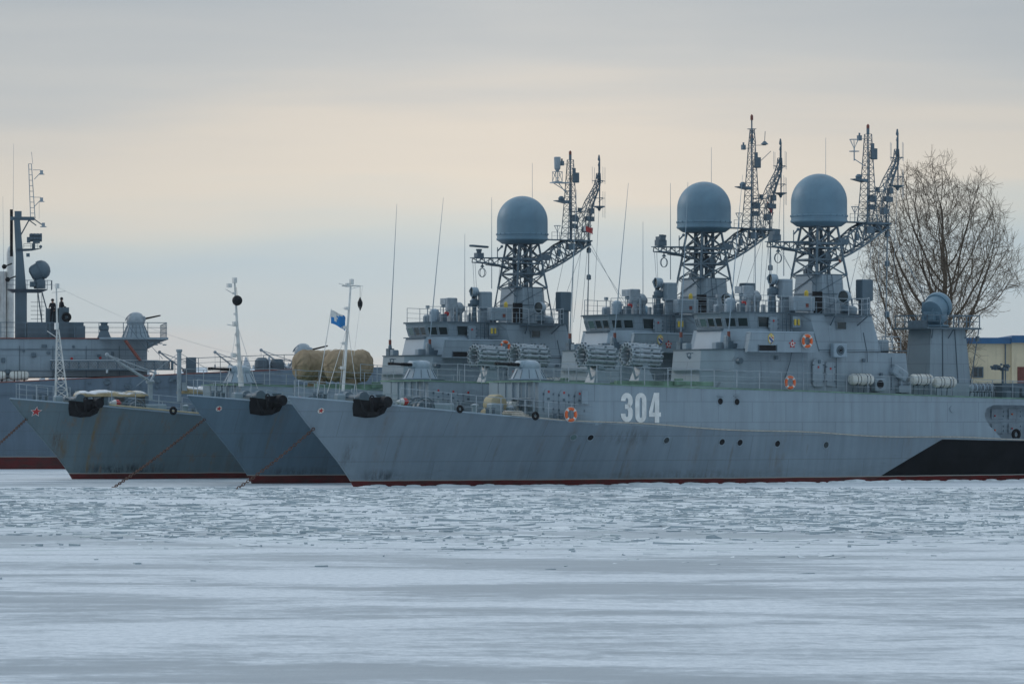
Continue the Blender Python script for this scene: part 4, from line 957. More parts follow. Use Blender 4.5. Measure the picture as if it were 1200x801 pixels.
    m = MB(); c = Vector(hp(3.95,4.35,.22)); m.tube(c+Vector((0,0,.35)), c-Vector((0,0,.4)), .10, 8); m.cbox(c-Vector((0,-.02,.42)),(.7,.26,.22))
    for s_ in (-1,1):
        m.loft([[tuple(c+Vector((s_*.3,-.08,-.5))),tuple(c+Vector((s_*.3,.1,-.5))),tuple(c+Vector((s_*.3,.1,-.32))),tuple(c+Vector((s_*.3,-.08,-.32)))],[tuple(c+Vector((s_*.62,-.05,-.15))),tuple(c+Vector((s_*.62,.08,-.15))),tuple(c+Vector((s_*.55,.08,-.05))),tuple(c+Vector((s_*.55,-.05,-.05)))],[tuple(c+Vector((s_*.72,0,.28))),tuple(c+Vector((s_*.72,.03,.28))),tuple(c+Vector((s_*.70,.03,.30))),tuple(c+Vector((s_*.70,0,.30)))]])
    m.torus(tuple(c+Vector((0,0,.42))),.12,.04,'Y',12,6); m.build('anchor_fluke', 'black', an)
    m = MB(); c = Vector(hp(4.6,4.55,.12)); m.lathe([(.1,-.3),(.3,-.28),(.32,.25),(.12,.3)],12,tuple(c),'Y'); m.cbox(tuple(c+Vector((-.2,.3,.10))),(1.0,.4,.3)); m.build('fairlead', 'black', an)
    # ---- star at the bow
    return G
# ---- foredeck gear shared by the three corvettes
def make_deck_gear(root):
    def zd(t): return zs(t)+.0
    m = MB(); t = 4.2; m.cbox((t,0,zd(t)+.15),(1.1,1.6,.3)); m.lathe([(.32,-.9),(.32,-.6),(.18,-.55),(.18,.55),(.32,.6),(.32,.9)],16,(t,0,zd(t)+.35),'Y'); m.lathe([(.25,0),(.2,.35),(.28,.5)],14,(t+1.1,.8,zd(t))); m.lathe([(.25,0),(.2,.35),(.28,.5)],14,(t+1.1,-.8,zd(t))); m.build('windlass', 'mid', root, True)
    for t, w in ((1.6,-.35),(2.4,.5),(7.2,-2.6),(10.6,-3.5),(14.4,-4.45),(7.2,2.6)):
        m = MB(); 
        for d in (-.2,.2): m.lathe([(.09,0),(.09,.36),(.13,.38),(.13,.43)],10,(t+d,w,zd(t)-.02))
        m.box((t-.4,w-.14,zd(t)-.03),(t+.4,w+.14,zd(t)+.03)); m.build('bollard', 'mid', root, True)
    for t, w, L_, W_, H_ in ((6.2,.3,.9,.9,.35),(9.2,-.6,1.4,1.0,.55),(11.8,-2.2,.8,.6,.75),(2.9,-.5,.5,.5,.45)):
        m = MB(); m.bbox((t,w,zd(t)+H_/2),(L_,W_,H_),.07); m.build('deck_hatch', 'grey', root)
    m = MB()
    m.lathe([(.02,-.42),(.19,-.05),(.2,.0),(.2,.2)],14,(6.0,-1.9,zd(6)+.3),'X'); b = m.build('marker_float', 'white', root, True)
    m = MB(); m.lathe([(.203,.0),(.203,.21),(.05,.38),(.02,.40)],14,(6.0,-1.9,zd(6)+.3),'X'); m.build('float_nose', 'red', b, True)
    m = MB(); c = (7.4,-1.6,zd(7.4))
    for k in range(7): q = PI*k/6; m.tube((c[0]-.65*math.cos(q),c[1]-.35,c[2]+.5*math.sin(q)+.05),(c[0]-.65*math.cos(q),c[1]+.35,c[2]+.5*math.sin(q)+.05),.03,4)
    for w in (-.35,.35): m.torus((c[0],c[1]+w,c[2]+.05),.62,.045,'Y',14,5,a0=0,a1=PI)
    m.lathe([(.4,-.3),(.4,.3)],14,(c[0],c[1],c[2]+.1),'Y'); m.build('wire_reel', 'mid', root)
    for t, w in ((11.0,-1.4),(12.4,-2.8)):
        m = MB(); m.tube((t,w,zd(t)),(t,w,zd(t)+.55),.16,10,.16); m.lathe([(.22,.5),(.24,.6),(.05,.68)],10,(t,w,zd(t))); m.build('mushroom_vent', 'grey', root, True)

def hull_decal(pts, t0, z0, scale, off, name, mat, parent, th=.012):
    """thin plate of outline pts (u along the hull, v up) laid on the port bow plating"""
    ring0, ring1 = [], []
    for u, v in pts:
        t, z = t0+u*scale, z0+v*scale; y = -halfb(t, z)
        ring0.append((t, y-off, z)); ring1.append((t, y-off-th, z))
    m = MB(); n = len(pts); m.v = ring0+ring1
    c0 = (t0, -halfb(t0,z0)-off-th, z0); m.v.append(c0)
    m.f = [(n+i, n+(i+1)%n, 2*n) for i in range(n)]+[(i,(i+1)%n,n+(i+1)%n,n+i) for i in range(n)]
    m.mi = [0]*len(m.f); return m.build(name, mat, parent)
def bow_star(root, px, py, R, disc=False):
    t, _, z = P(px, py, -1.0)
    for _i in range(4): t, _, z = P(px, py, -halfb(t, z))
    if disc: a = hull_decal([(math.cos(q),math.sin(q)) for q in np.linspace(0,2*PI,20,endpoint=False)], t, z, R*1.12, .006, 'star_disc', 'raft', root)
    else: a = hull_decal(star_pts(1.25,.56), t, z, R, .006, 'star_outline', 'numwhite', root)
    hull_decal(star_pts(1.08,.46), t, z, R*.97, .022, 'star', 'red', a)
def wing_marks(root, px, py, sx, sy, star_only=False):
    """shield emblem and star on the bridge wing"""
    Yw = -4.865
    if not star_only:
        cx,_,cz = P(px,py,Yw); k = .80
        def pl(pts, off, mat, name, par, th=.012):
            m = MB(); flat_poly(m, [(cx+u*k, Yw-off, cz+v*k) for u,v in pts], (0,-1,0), th); return m.build(name, mat, par)
        cz += .03; sh = [(-.26,.20),(-.14,.33),(0,.40),(.14,.33),(.26,.20),(.25,-.12),(.16,-.28),(0,-.38),(-.16,-.28),(-.25,-.12)]
        e = pl(sh, .0, 'yellow', 'emblem', root)
        pl([(u*.8,v*.8) for u,v in sh], .014, 'white', 'emblem_field', e)
        pl([(-.20,.16),(.0,.02),(.19,-.14),(.19,-.20),(.10,-.24),(-.19,.0)], .028, 'emblue', 'emblem_band', e)
        pl([(-.1,.2),(0,.3),(.1,.2),(.0,.12)], .028, 'yellow', 'emblem_top', e); pl([(.03,.13),(.18,.13),(.18,.0),(.09,.05)], .028, 'red', 'emblem_mark', e)
        pl([(-.06,-.22),(.06,-.22),(.04,-.34),(-.04,-.34)], .028, 'emblue', 'emblem_foot', e)
    cx,_,cz = P(sx,sy,Yw)
    m = MB(); flat_poly(m, [(cx+u,Yw,cz+v) for u,v in star_pts(.27,.14)], (0,-1,0), .012); st = m.build('wing_star', 'red', root)
    m = MB(); flat_poly(m, [(cx+.13*math.cos(q),Yw-.013,cz+.13*math.sin(q)) for q in np.linspace(0,2*PI,16,endpoint=False)], (0,-1,0), .008); m.build('star_disc', 'white', st)
    m = MB(); flat_poly(m, [(cx+u,Yw-.022,cz+v) for u,v in star_pts(.10,.05)], (0,-1,0), .008); m.build('star_centre', 'red', st)

def lifebuoy(px, py, w, ship=None, label='', R=.30):
    x,y,z = P(px,py,w); o = empty('lifebuoy', (0,0,0)) 
    e = o; m = MB(); n = 8
    for k in range(4): m.torus((0,0,0),R,.085,'Y',7,8,a0=PI/4+k*PI/2+.17,a1=PI/4+(k+1)*PI/2-.17)
    m.build('ring', 'orange', e, True)
    m = MB()
    for k in range(4): m.torus((0,0,0),R,.087,'Y',2,8,a0=PI/4+k*PI/2-.17,a1=PI/4+k*PI/2+.17)
    m.torus((0,0,0),R+.11,.012,'Y',20,4); m.build('band', 'white', e, True)
    wp = to_world((x,y,z)); o.location = wp; o.rotation_euler = (0,0,AYAW)
    return tag(o, label, 'lifebuoy', 'orange lifebuoys on the near warship')
def to_world(p): 
    x,y,z = p; return (AX+x*_c-y*_s, AY+x*_s+y*_c, z)

# digits as outlines with holes, built from solid bars
def digit(ch, x0, z0, w, h, parent, y=-4.915):
    s = w*.385; m = MB()
    def poly(pts): flat_poly(m, [(x0+u,y,z0+v) for u,v in pts], (0,-1,0), .014)
    def strip(outer, inner):
        n = len(outer); o = [(x0+u,z0+v) for u,v in outer]; i_ = [(x0+u,z0+v) for u,v in inner]; th = .014
        vs = [(u,y,v) for u,v in o]+[(u,y,v) for u,v in i_]+[(u,y-th,v) for u,v in o]+[(u,y-th,v) for u,v in i_]; fs = []
        for k in range(n-1): fs += [(2*n+k,2*n+k+1,3*n+k+1,3*n+k),(k,k+1,2*n+k+1,2*n+k),(n+k,n+k+1,3*n+k+1,3*n+k)]
        fs += [(0,n,3*n,2*n),(n-1,2*n-1,4*n-1,3*n-1)]; m.add(vs, fs)
    def arc(cx, cz, rx, rz, a0, a1, n=8): return [(cx+rx*math.cos(a),cz+rz*math.sin(a)) for a in np.linspace(a0,a1,n)]
    if ch == '0':
        r = w/2; ri = w/2-s
        o = arc(r,h-r,r,r,0,PI)+arc(r,r,r,r,PI,2*PI); i_ = arc(r,h-r,ri,ri*1.4,0,PI)+arc(r,r,ri,ri*1.4,PI,2*PI)
        strip(o+[o[0]], i_+[i_[0]])
    elif ch == '3':
        r = w/2; ri = w/2-s; m1 = h*.53
        # upper bowl: from the left top terminal round to the waist; lower bowl to the left bottom terminal
        o = [(0,h*.72)]+arc(r,h-r,r,r,PI,0)+arc(w-r*.55,m1+r*.75,r*.55,r*.8,0,-PI/2,6); i_ = [(s,h*.72)]+arc(r,h-r,ri,ri*1.3,PI,0)+arc(w-s-.06,m1+s*.95,.06,.12,0,-PI/2,6)
        strip(o[:1]+o[1:], i_)
        o = arc(w-r*.55,m1-r*.75,r*.55,r*.8,PI/2,0,6)+arc(r,r,r,r,0,-PI)+[(0,h*.29)]; i_ = arc(w-s-.06,m1-s*.95,.06,.12,PI/2,0,6)+arc(r,r,ri,ri*1.3,0,-PI)+[(s,h*.29)]
        strip(o, i_)
        poly([(w*.34,m1-s*.42),(w*.62,m1-s*.42),(w*.80,m1-.06),(w*.80,m1+.06),(w*.62,m1+s*.42),(w*.34,m1+s*.42)])
    elif ch == '4':
        poly([(w*.52,0),(w*.52+s*1.05,0),(w*.52+s*1.05,h),(w*.52,h)])
        m.T = Matrix.Translation((0,-.0015,0)); poly([(0,h*.20),(w*1.08,h*.20),(w*1.08,h*.345),(0,h*.345)])
        m.T = Matrix.Translation((0,.0015,0)); poly([(0,h*.345),(s*.85,h*.345),(w*.60,h*.93),(w*.60,h),(w*.45,h),(0,h*.38)])
    return m.build('digit', 'numwhite', parent)

near = None
root, parts = make_ship(); G = make_gear(root); make_deck_gear(root)
root.location = (AX, AY, 0); root.rotation_euler = (0,0,AYAW)
near = root
far_src = copy_tree(root); mid_src = copy_tree(root)   # plain copies, before the near ship gets its own marks
tag(near, 'nearest grey corvette with white number 304 on its side and a dark panel aft', 'warship', 'grey corvettes moored side by side')
for ch, px0, px1 in (('3',727.5,741.2),('0',744.2,757.2),('4',760.4,773.2)):
    a = P(px0,494.3 if ch=='3' else 495,-SIDE); b = P(px1,460,-SIDE); digit(ch, a[0], a[2], b[0]-a[0], b[2]-a[2]+.0, near)
bow_star(near, 376, 481, .135, True)
wing_marks(near, 903.5, 397.5, 928.5, 403)
def place(root, xyz, yaw, dz=0.): root.location = xyz; root.rotation_euler = (0,0,yaw)
mid = mid_src; place(mid, (-18.06,216.7,.12), math.radians(34.68)); tag(mid, 'middle grey corvette, its darker blue bow between the two other corvettes', 'warship', 'grey corvettes moored side by side')
far = far_src; place(far, (-29.83,231.3,-.0), math.radians(32.6)); tag(far, 'farthest corvette, with rust stains and a big red star on its green-grey bow', 'warship', 'grey corvettes moored side by side')
def child(o, stem):
    return [c for c in kids(o) if c.name.split('.')[0] == stem]
for sh, mt in ((mid,'hull_mid'),(far,'hull_far')):
    h = child(sh,'hull')[0]; h.data = h.data.copy(); h.data.materials[0] = M[mt]
def drop(o):
    for c in kids(o): drop(c)
    bpy.data.objects.remove(o)
for l in child(far,'rocket_launcher'): drop(l)
for a in child(far,'anchor'): pass
bow_star(mid, 376, 481, .135, True); bow_star(far, 371, 482, .26)
wing_marks(mid, 910.5, 397.5, 920.5, 402.5)
# flat rotating bar aerial instead of the box radar on the farthest ship
fa = child(far,'forward_arm')[0]
for nr_ in child(fa,'navigation_radar'): drop(nr_)
m = MB(); X = 32.9; m.cbox((X,0,14.05),(.5,.4,.3)); m.lathe([(.14,14.2),(.2,14.45)],10,(X,0,0)); m.bbox((X,0,14.62),(2.3,.28,.13),.04,.55); m.build('navigation_radar', 'mid', fa)
# taller topmast gear on the middle ship
tmm = child(mid,'topmast')[0]
m = MB(); cx = 39.9
truss(m, [sq(cx+.03,0,.15,.15,20.4), sq(cx+.03,0,.12,.12,20.85), sq(cx+.03,0,.09,.09,21.3)], .03, .02, 1); m.tube((cx,0,20.7),(cx,0,21.9),.05,6); m.tube((cx+.1,0,20.3),(cx+1.1,0,20.35),.02,4); m.lathe([(.05,20.35),(.25,20.4),(.06,20.6)],8,(cx+1.0,0,0)); m.tube((cx+1.0,0,20.5),(cx+1.05,0,21.2),.02,4)
m.torus((cx,0,21.3),.28,.014,'Z',10,4); m.tube((cx+.1,0,18.9),(cx+1.5,0,20.0),.02,4); m.build('topmast_head', 'steel', tmm)
m = MB(); m.lathe([(.09,21.85),(.09,22.1),(.03,22.2)],8,(cx,0,0)); m.build('mast_light', 'redlead', tmm)
# lantern frame on the farthest ship's topmast
tmf = child(far,'topmast')[0]
m = MB(); truss(m, [sq(cx-1.0,0,.25,.2,18.95), sq(cx-1.0,0,.25,.2,19.6)], .02, .02, 1); m.box((cx-1.4,-.3,18.85),(cx-.2,.3,18.92)); m.tube((cx-.2,0,18.1),(cx-.9,0,18.85),.03,4); m.tube((cx-.2,0,18.3),(cx-1.3,0,18.85),.03,4); m.lathe([(.08,19.6),(.2,19.8),(.22,20.5),(.2,20.55)],10,(cx-1.0,0,0)); m.tube((cx-1.0,0,18.9),(cx-1.0,0,20),.03,4); m.build('lantern_frame', 'steel_pale', tmf)
tmn = child(near,'topmast')[0]
m = MB(); X = cx-1.05; m.tube((cx-.2,0,18.5),(X,0,18.9),.03,4); m.tube((X,0,18.8),(X,0,19.6),.04,5); m.torus((X,0,19.35),.3,.02,'Z',12,4)
for a in range(6): q = a*PI/3; m.tube((X,0,19.5),(X+.28*math.cos(q),.28*math.sin(q),20.05),.014,4)
m.torus((X,0,20.05),.28,.016,'Z',12,4); m.build('basket_aerial', 'steel_pale', tmn)

# ------------------------------------------------------------------ bow masts of the corvettes (each its own)
def poleA():
    m = MB(); a = Vector(FA.P(402,458,0)); b = Vector(FA.P(411,334,0)); m.tube(a, b, .085, 8, .05); m.cbox(b+Vector((.05,0,.18)),(.18,.18,.3)); m.tube(b-Vector((.55,0,.05)), b+Vector((.55,0,-.02)), .035, 5); m.tube(b-Vector((.75,0,-.08)), b-Vector((0,0,.1)), .02, 4)
    m.cbox(b+Vector((-.2,0,.0)),(.2,.15,.2)); m.tube(b+Vector((.0,0,-.2)), b+Vector((.75,0,-.02)), .018, 4)
    for f in (.22,.45,.60,.78): p = a.lerp(b, f); m.cbox(p-Vector((.14,0,0)),(.22,.16,.16)); m.tube(p-Vector((.4,0,0)), p, .02, 4)
    m.tube(a+Vector((.9,0,-.2)), a.lerp(b,.62), .014, 4); m.tube(a+Vector((-1.0,0,-.1)), a.lerp(b,.62), .014, 4); m.tube(a+Vector((.3,.9,-.2)), a.lerp(b,.8), .014, 4); m.tube(b+Vector((.75,0,-.02)), a+Vector((.5,-.3,1.9)), .009, 3)
    return m.build('bow_mast', 'white', near, True)
poleA()
m = MB(); a = Vector(FB.P(282,455,0)); b = Vector(FB.P(275,334,0))
m.tube(a, a.lerp(b,.55), .13, 8, .10); m.tube(a.lerp(b,.5), b, .085, 8, .05); m.tube(a+Vector((.18,0,0)), a.lerp(b,.55), .04, 5)
for f in (.1,.2,.3,.4,.5,.6,.7,.8,.9): p = a.lerp(b, f); m.cbox(p+Vector((-.08,0,0)),(.16,.14,.12))
m.cbox(b+Vector((0,0,.15)),(.2,.2,.3)); m.cbox(b+Vector((-.35,0,-.15)),(.25,.2,.22)); m.tube(b+Vector((-.6,0,-.35)), b+Vector((0,0,-.65)), .022, 4); m.tube(a.lerp(b,.58)+Vector((-.65,0,.1)), a.lerp(b,.58), .03, 4); m.cbox(a.lerp(b,.3)+Vector((-.35,0,0)),(.25,.2,.25)); m.cbox(a.lerp(b,.61)+Vector((-.15,0,0)),(.2,.2,.2))
m.tube(a+Vector((-.9,0,0)), a.lerp(b,.6), .014, 4); m.tube(a+Vector((1.1,0,-.1)), a.lerp(b,.6), .014, 4); m.tube(a+Vector((.3,.6,-.1)), a.lerp(b,.85), .010, 4)
m.build('bow_mast', 'white', mid, True)
m = MB(); a = Vector(FC.P(69,466,0)); b = Vector(FC.P(66,337,0)); k = a.lerp(b,.62)
truss(m, [[(a.x-.42,-.35,a.z),(a.x+.42,-.35,a.z),(a.x,.4,a.z)]]+[[(lerp(a.x,k.x,f)-lerp(.42,.06,f),-lerp(.35,.05,f),lerp(a.z,k.z,f)),(lerp(a.x,k.x,f)+lerp(.42,.06,f),-lerp(.35,.05,f),lerp(a.z,k.z,f)),(lerp(a.x,k.x,f),lerp(.4,.06,f),lerp(a.z,k.z,f))] for f in np.linspace(.12,1,9)], .05, .022, 1)
m.tube(k, b, .06, 6, .04); m.cbox(b+Vector((.05,0,.1)),(.2,.2,.3)); m.cbox(k+Vector((-.1,-.1,.2)),(.2,.2,.4)); m.tube(k+Vector((-.65,0,-.1)), k+Vector((0,0,-.5)), .03, 4); m.tube(b+Vector((-.3,0,-.3)), b+Vector((.6,0,-.2)), .02, 4)
m.build('bow_mast', 'white', far, True)

def loc_obj(m, name, mat, org, smooth=False, yaw=0.):
    """build a mesh given in world coordinates around an origin at org"""
    ob = MB(); ob.v = [tuple(Vector(p)-Vector(org)) for p in m.v]; ob.f, ob.mi = m.f, m.mi
    o = ob.build(name, mat, None, smooth); o.location = org; return o
# shapes hoisted on the bow masts
p = FB.W(FB.P(278,352,-.1)); m = MB(); m.ball(p, .29, 18); m.tube((p[0],p[1],p[2]+.28),(p[0]-.05,p[1],p[2]+.75),.012,4); o = loc_obj(m,'ball_signal','black',p,True); tag(o,'black ball signal hoisted on the mottled white bow mast','ball signal')
p = FA.W(FA.P(422,356,-.0)); m = MB(); m.lathe([(.02,-.36),(.13,-.08),(.14,.08),(.02,.36)],12,p); m.tube((p[0],p[1],p[2]+.35),(p[0],p[1],p[2]+1.0),.012,4); o = loc_obj(m,'diamond_signal','black',p); tag(o,'black diamond signal hanging from the yard of the leaning white bow mast','diamond signal')
def flag(name, hoist_top, hoist_len, fly, dirx, droop, mats, label, split, fr, wave=.12):
    m = MB(); nx, nz = 14, 8; vs = []; th = .012
    for s_ in (0, 1):
        for i in range(nx+1):
            for j in range(nz+1):
                u, v = i/nx, j/nz
                vs.append((hoist_top[0]+dirx*fly*u*.92, hoist_top[1]+wave*math.sin(u*7+v*1.5)*u+s_*th, hoist_top[2]-hoist_len*v-droop*u**1.3+.05*math.sin(u*9)*u))
    n = (nx+1)*(nz+1); fs = []; mi = []
    for s_ in (0, 1):
        for i in range(nx):
            for j in range(nz): b = s_*n+i*(nz+1)+j; fs.append((b,b+1,b+nz+2,b+nz+1)); mi.append(split((i+.5)/nx,(j+.5)/nz))
    for i in range(nx): fs.append((i*(nz+1),(i+1)*(nz+1),n+(i+1)*(nz+1),n+i*(nz+1))); b=i*(nz+1)+nz; fs.append((b,b+nz+1,n+b+nz+1,n+b)); mi += [0,0]
    for j in range(nz): fs.append((j,j+1,n+j+1,n+j)); b=nx*(nz+1)+j; fs.append((b,b+1,n+b+1,n+b)); mi += [0,0]
    m.v = [fr.W(q) for q in vs]; m.f = fs; m.mi = mi
    o = loc_obj(m, name, mats, fr.W(hoist_top), True); return tag(o, label, 'flag')
a = FA.P(388,363,.4); flag('signal_flag', a, .72, 1.05, 1, .42, ['blue','white'], 'blue flag with a white cross at its hoist flying beside the leaning bow mast', lambda u,v: 1 if (v < .42-u*.5) or (abs(v-.45)<.08 and u<.45) or (abs(u-.28)<.07 and v<.7) else 0, FA)
m = MB(); b = FA.P(372,462,.4); m.tube(b, (a[0]+.02,a[1],a[2]+.05), .022, 5); m.build('jackstaff', 'white', near)
a = FC.P(684,264,-.9); flag('pennant', a, .36, .85, 1, .22, ['red','white'], 'small red and white pennant flying from the arm of the left lattice mast', lambda u,v: 1 if u < .25 else 0, FC)
a = FB.P(899,236,-.2); flag('pennant', a, .40, .55, 1, .50, ['red','red'], 'small dark red flag hanging from the curved mast of the middle corvette', lambda u,v: 0, FB, .06)
a = FA.P(983,300,-1.2); flag('pennant', a, .35, .22, 1, .05, ['rope','redlead'], 'small faded flag tied inside the lattice mast of the nearest corvette', lambda u,v: 1 if v > .5 else 0, FA, .03)

# chains from the bows down to the ice
def chain(p, q, label, r=.055):
    p, q = Vector(p), Vector(q); L = (q-p).length; n = int(L/.21); m = MB(); d = (q-p).normalized()
    a = d.orthogonal().normalized(); b = d.cross(a)
    for i in range(n+1):
        c = p.lerp(q, i/n)-Vector((0,0,.10*math.sin(PI*i/n))); e = a if i%2 else b
        m.path([tuple(c+d*(.13*math.cos(x))+e*(.07*math.sin(x))) for x in np.linspace(0,2*PI,8,endpoint=False)], .026, 4, closed=True)
    o = loc_obj(m, 'anchor_chain', 'rust', tuple(p)); tag(o, label, 'anchor chain', 'rusty anchor chains'); return o
def ice_pt(px, py): Y = CH*F/(py-HOR); return Vector(((px-600)/F*Y, Y, 0))
chain(FA.W((1.45,-.15,3.1)), ice_pt(274,573)+Vector((0,0,-.1)), 'rusty chain from the nearest corvette down to the ice between two bows')
chain(FB.W((1.0,-.1,3.6)), ice_pt(130,571)+Vector((0,0,-.1)), 'rusty chain slanting across the rust-stained bow of the farthest corvette')
chain(FC.W((1.0,-.1,3.6)), ice_pt(-60,566)+Vector((0,0,-.1)), 'rusty chain running off the left edge from the farthest bow')

# lifebuoys
lifebuoy(946,399.5,-5.0,None,'orange lifebuoy hung on the bridge wing beside the red star')
lifebuoy(926,448,-4.75,None,'orange lifebuoy on the deck rail below the bridge wing')
lifebuoy(669,485.5,-4.98,None,'orange lifebuoy on the rail where the foredeck ends, left of the number',.31)
# the topmost of the farthest ship's buoys shows beside its launchers
m = MB(); p = FC.P(592,406,-4.9)
lb = lifebuoy(669,485.5,-4.98,None,'dull orange lifebuoy on the bridge wing of the farthest corvette'); lb.location = FC.W(p); lb.rotation_euler = (0,0,FC.yaw); del lb['group']; lb['group'] = 'orange lifebuoys on the near warship'
for o_ in list(bpy.data.objects):
    if 'group' in o_ and o_['group'] == 'orange lifebuoys on the near warship': o_['group'] = 'orange lifebuoys'

# ropes
m = MB(); pts = [FA.W((t, -(halfb(t,zs(t)) if t < 16.8 else 4.9)-.07, zs(t)+.10-.05*math.sin(t*.55))) for t in np.linspace(11.5, 52, 60)]
m.path(pts, .03, 5); o = loc_obj(m, 'mooring_rope', 'rope', tuple(pts[0]), True); tag(o, 'long pale rope laid along the side of the nearest corvette', 'rope')
m = MB(); pts = [FC.W((t, -halfb(t,zs(t))-.05, zs(t)+.12)) for t in np.linspace(5.3, 15, 16)]; m.path(pts, .05, 5); o = loc_obj(m, 'mooring_rope', 'canvas_yellow', tuple(pts[0]), True); tag(o, 'yellowish rope along the deck edge of the farthest corvette', 'rope')
m = MB(); c = Vector(FA.P(603,484,-3.6)); c.z = zs(c.x)+.06
for k in range(14): m.torus((c.x+random.uniform(-.12,.12),c.y+random.uniform(-.1,.1),c.z+.02*k+.02),random.uniform(.35,.62),.035,'Z',20,5)
m.v = [FA.W(v) for v in m.v]; o = loc_obj(m, 'coiled_rope', 'rope', FA.W(tuple(c)), True); tag(o, 'heap of coiled tan rope on the foredeck below the wire reel', 'coiled rope')
def tyre(fr, px, py, w, R, label):
    c = fr.W(fr.P(px,py,w)); m = MB(); m.torus((0,0,0),R*.68,R*.32,'Y',22,8); m.torus((0,0,0),R*.9,R*.1,'Y',22,5); o = m.build('tyre_fender', 'black', None, True); o.location = c; o.rotation_euler = (0,0,fr.yaw); tag(o, label, 'tyre', 'tyre fenders')
tyre(FA, 539,479,-3.62,.22,'black tyre fender at the foredeck rail left of the canvas drum'); tyre(FA, 627.5,487,-4.75,.24,'black tyre fender at the foredeck rail left of the lifebuoy')
tyre(FC, 203,481,-4.4,.26,'black tyre fender at the rail of the farthest corvette')
# drum under yellow canvas and open wire drum on the near foredeck
def noise3(x,y,z): from mathutils import noise; return noise.noise(Vector((x,y,z)))
c = Vector(FA.P(580,470,-1.6)); zb = zs(c.x); m = MB(); m.lathe([(.3,-.42),(.52,-.40),(.56,-.3),(.55,.3),(.52,.40),(.3,.42)],24,(0,0,0),'Y')
m.v = [(v[0]*(1+.04*noise3(v[0]*4,v[1]*4,v[2]*4)),v[1],v[2]) for v in m.v]; m.box((-.45,-.4,-.75),(.45,.4,-.45)); m.loft([[(-.95,-.35,-.75),(-.3,-.35,-.75),(-.3,.3,-.75),(-.95,.3,-.75)],[(-.75,-.25,-.3),(-.4,-.3,-.15),(-.4,.25,-.15),(-.75,.2,-.3)]])
o = m.build('covered_drum', 'canvas_yellow', None, True); o.location = FA.W((c.x,c.y,zb+.72)); o.rotation_euler = (0,0,AYAW); tag(o, 'cable drum under pale yellow canvas on the near foredeck', 'covered drum')
c = Vector(FA.P(599,472,-1.9)); zb = zs(c.x); o = empty('cable_drum', FA.W((c.x,c.y,zb)), AYAW); tag(o, 'open cable drum with round wire guards beside the yellow canvas drum', 'cable drum')
m = MB()
for w in (-.35,.35): m.torus((0,w,.62),.5,.022,'Y',22,4); m.tube((-.35,w,0),(0,w,.62),.03,4); m.tube((.35,w,0),(0,w,.62),.03,4)
for k in range(6): q = k*PI/3; m.tube((0,-.35,.62),(.5*math.cos(q),-.35,.62+.5*math.sin(q)),.014,4); m.tube((0,.35,.62),(.5*math.cos(q),.35,.62+.5*math.sin(q)),.014,4)
m.build('drum_frame', 'steel_pale', o)
m = MB(); m.lathe([(.33,-.33),(.34,0),(.33,.33)],20,(0,0,.62),'Y'); m.build('cable_winding', 'raft', o, True)

# canvas covers over the farthest corvette's launchers
def cover(px, label, sd, w, Rx=1.50, R=.97):
    m = MB(); c = FC.P(px,428,w); rings = []; NR, NA = 44, 80
    for i in range(NR+1):
        u = -1+2*i/NR; prof = (1-abs(u)**9)**.5 if abs(u) < 1 else .0; prof = max(prof,.02); ring = []
        for k in range(NA):
            a = 2*PI*k/NA; ca, sa = math.cos(a), math.sin(a)
            fold = (.045*math.sin(u*14+6*sa+2*noise3(u*3+sd,ca*2,sa*2)*3)+.03*math.sin(u*29-9*sa+sd))*(.35+.65*max(0,.4-sa))+.025*noise3(u*2.2+sd,ca*1.6,sa*1.6)+.035*noise3(u*6+sd,ca*4,sa*4)
            sag = -.03*math.exp(-((u-.1)/.35)**2)*max(0,sa)
            r = prof*(R+fold)
            ring.append((u*Rx*(1+.05*noise3(sa*2,ca*2,sd)), r*ca*1.02, r*sa+sag*prof))
        rings.append(ring)
    m.loft(rings); zb = zu(21.7)+.08-c[2]
    sk0 = []; sk1 = []
    for k in range(24): a = 2*PI*k/24; rr = .55+.06*math.sin(k*2.7+sd); sk0.append((rr*math.cos(a)*1.1,rr*math.sin(a),zb)); sk1.append((rr*math.cos(a)*.95,rr*math.sin(a)*.95,-.75))
    m.loft([sk0, sk1])
    o = m.build('launcher_cover', 'canvas', None, False); o.data.polygons.foreach_set('use_smooth', [True]*len(o.data.polygons)); o.location = FC.W(c); o.rotation_euler = (0,0,FC.yaw); tag(o, label, 'canvas cover', 'tan canvas covers over deck launchers')
    for u_ in (-.62,.62):
        st = MB(); st.torus((u_*Rx,0,0),R+.03,.014,'X',40,4); st.build('lashing', 'canvas', o)
cover(371,'left bulging tan canvas cover behind the leaning bow mast',1.3,2.1); cover(408.5,'right bulging tan canvas cover behind the leaning bow mast, folds hanging in loops',4.1,-2.1)
# bundles under snowy canvas on the farthest foredeck
def bundle(px0, px1, py0, py1, w, label, sd, fr=FC):
    a = fr.P(px0,py1,w); b = fr.P(px1,py0,w); L_ = b[0]-a[0]; h = b[2]-a[2]; m = MB(); rings = []
    for i in range(25):
        u = i/24; e = max(.05,min(1, 14*u, 9*(1-u)))**.5; hh = h*e*(.80+.45*noise3(u*4+sd,0,0)+.2*noise3(u*13+sd,0,0)); ww = .75*e
        rings.append([(u*L_, ww*math.cos(q)*(1+.1*noise3(u*9,q,sd)), max(0,hh)*(max(0,math.sin(q))**.7)) for q in np.linspace(0,PI,11)]+[(u*L_,0,-.02)])
    m.loft(rings); o = m.build('covered_bundle', 'canvas_snow', None, True); o.location = fr.W(a); o.rotation_euler = (0,0,fr.yaw); tag(o, label, 'canvas bundle', 'gear under snowy canvas')
bundle(87,173,456.5,464.5,.2,'long low bundle under snowy tan canvas behind the anchor of the farthest corvette',2)
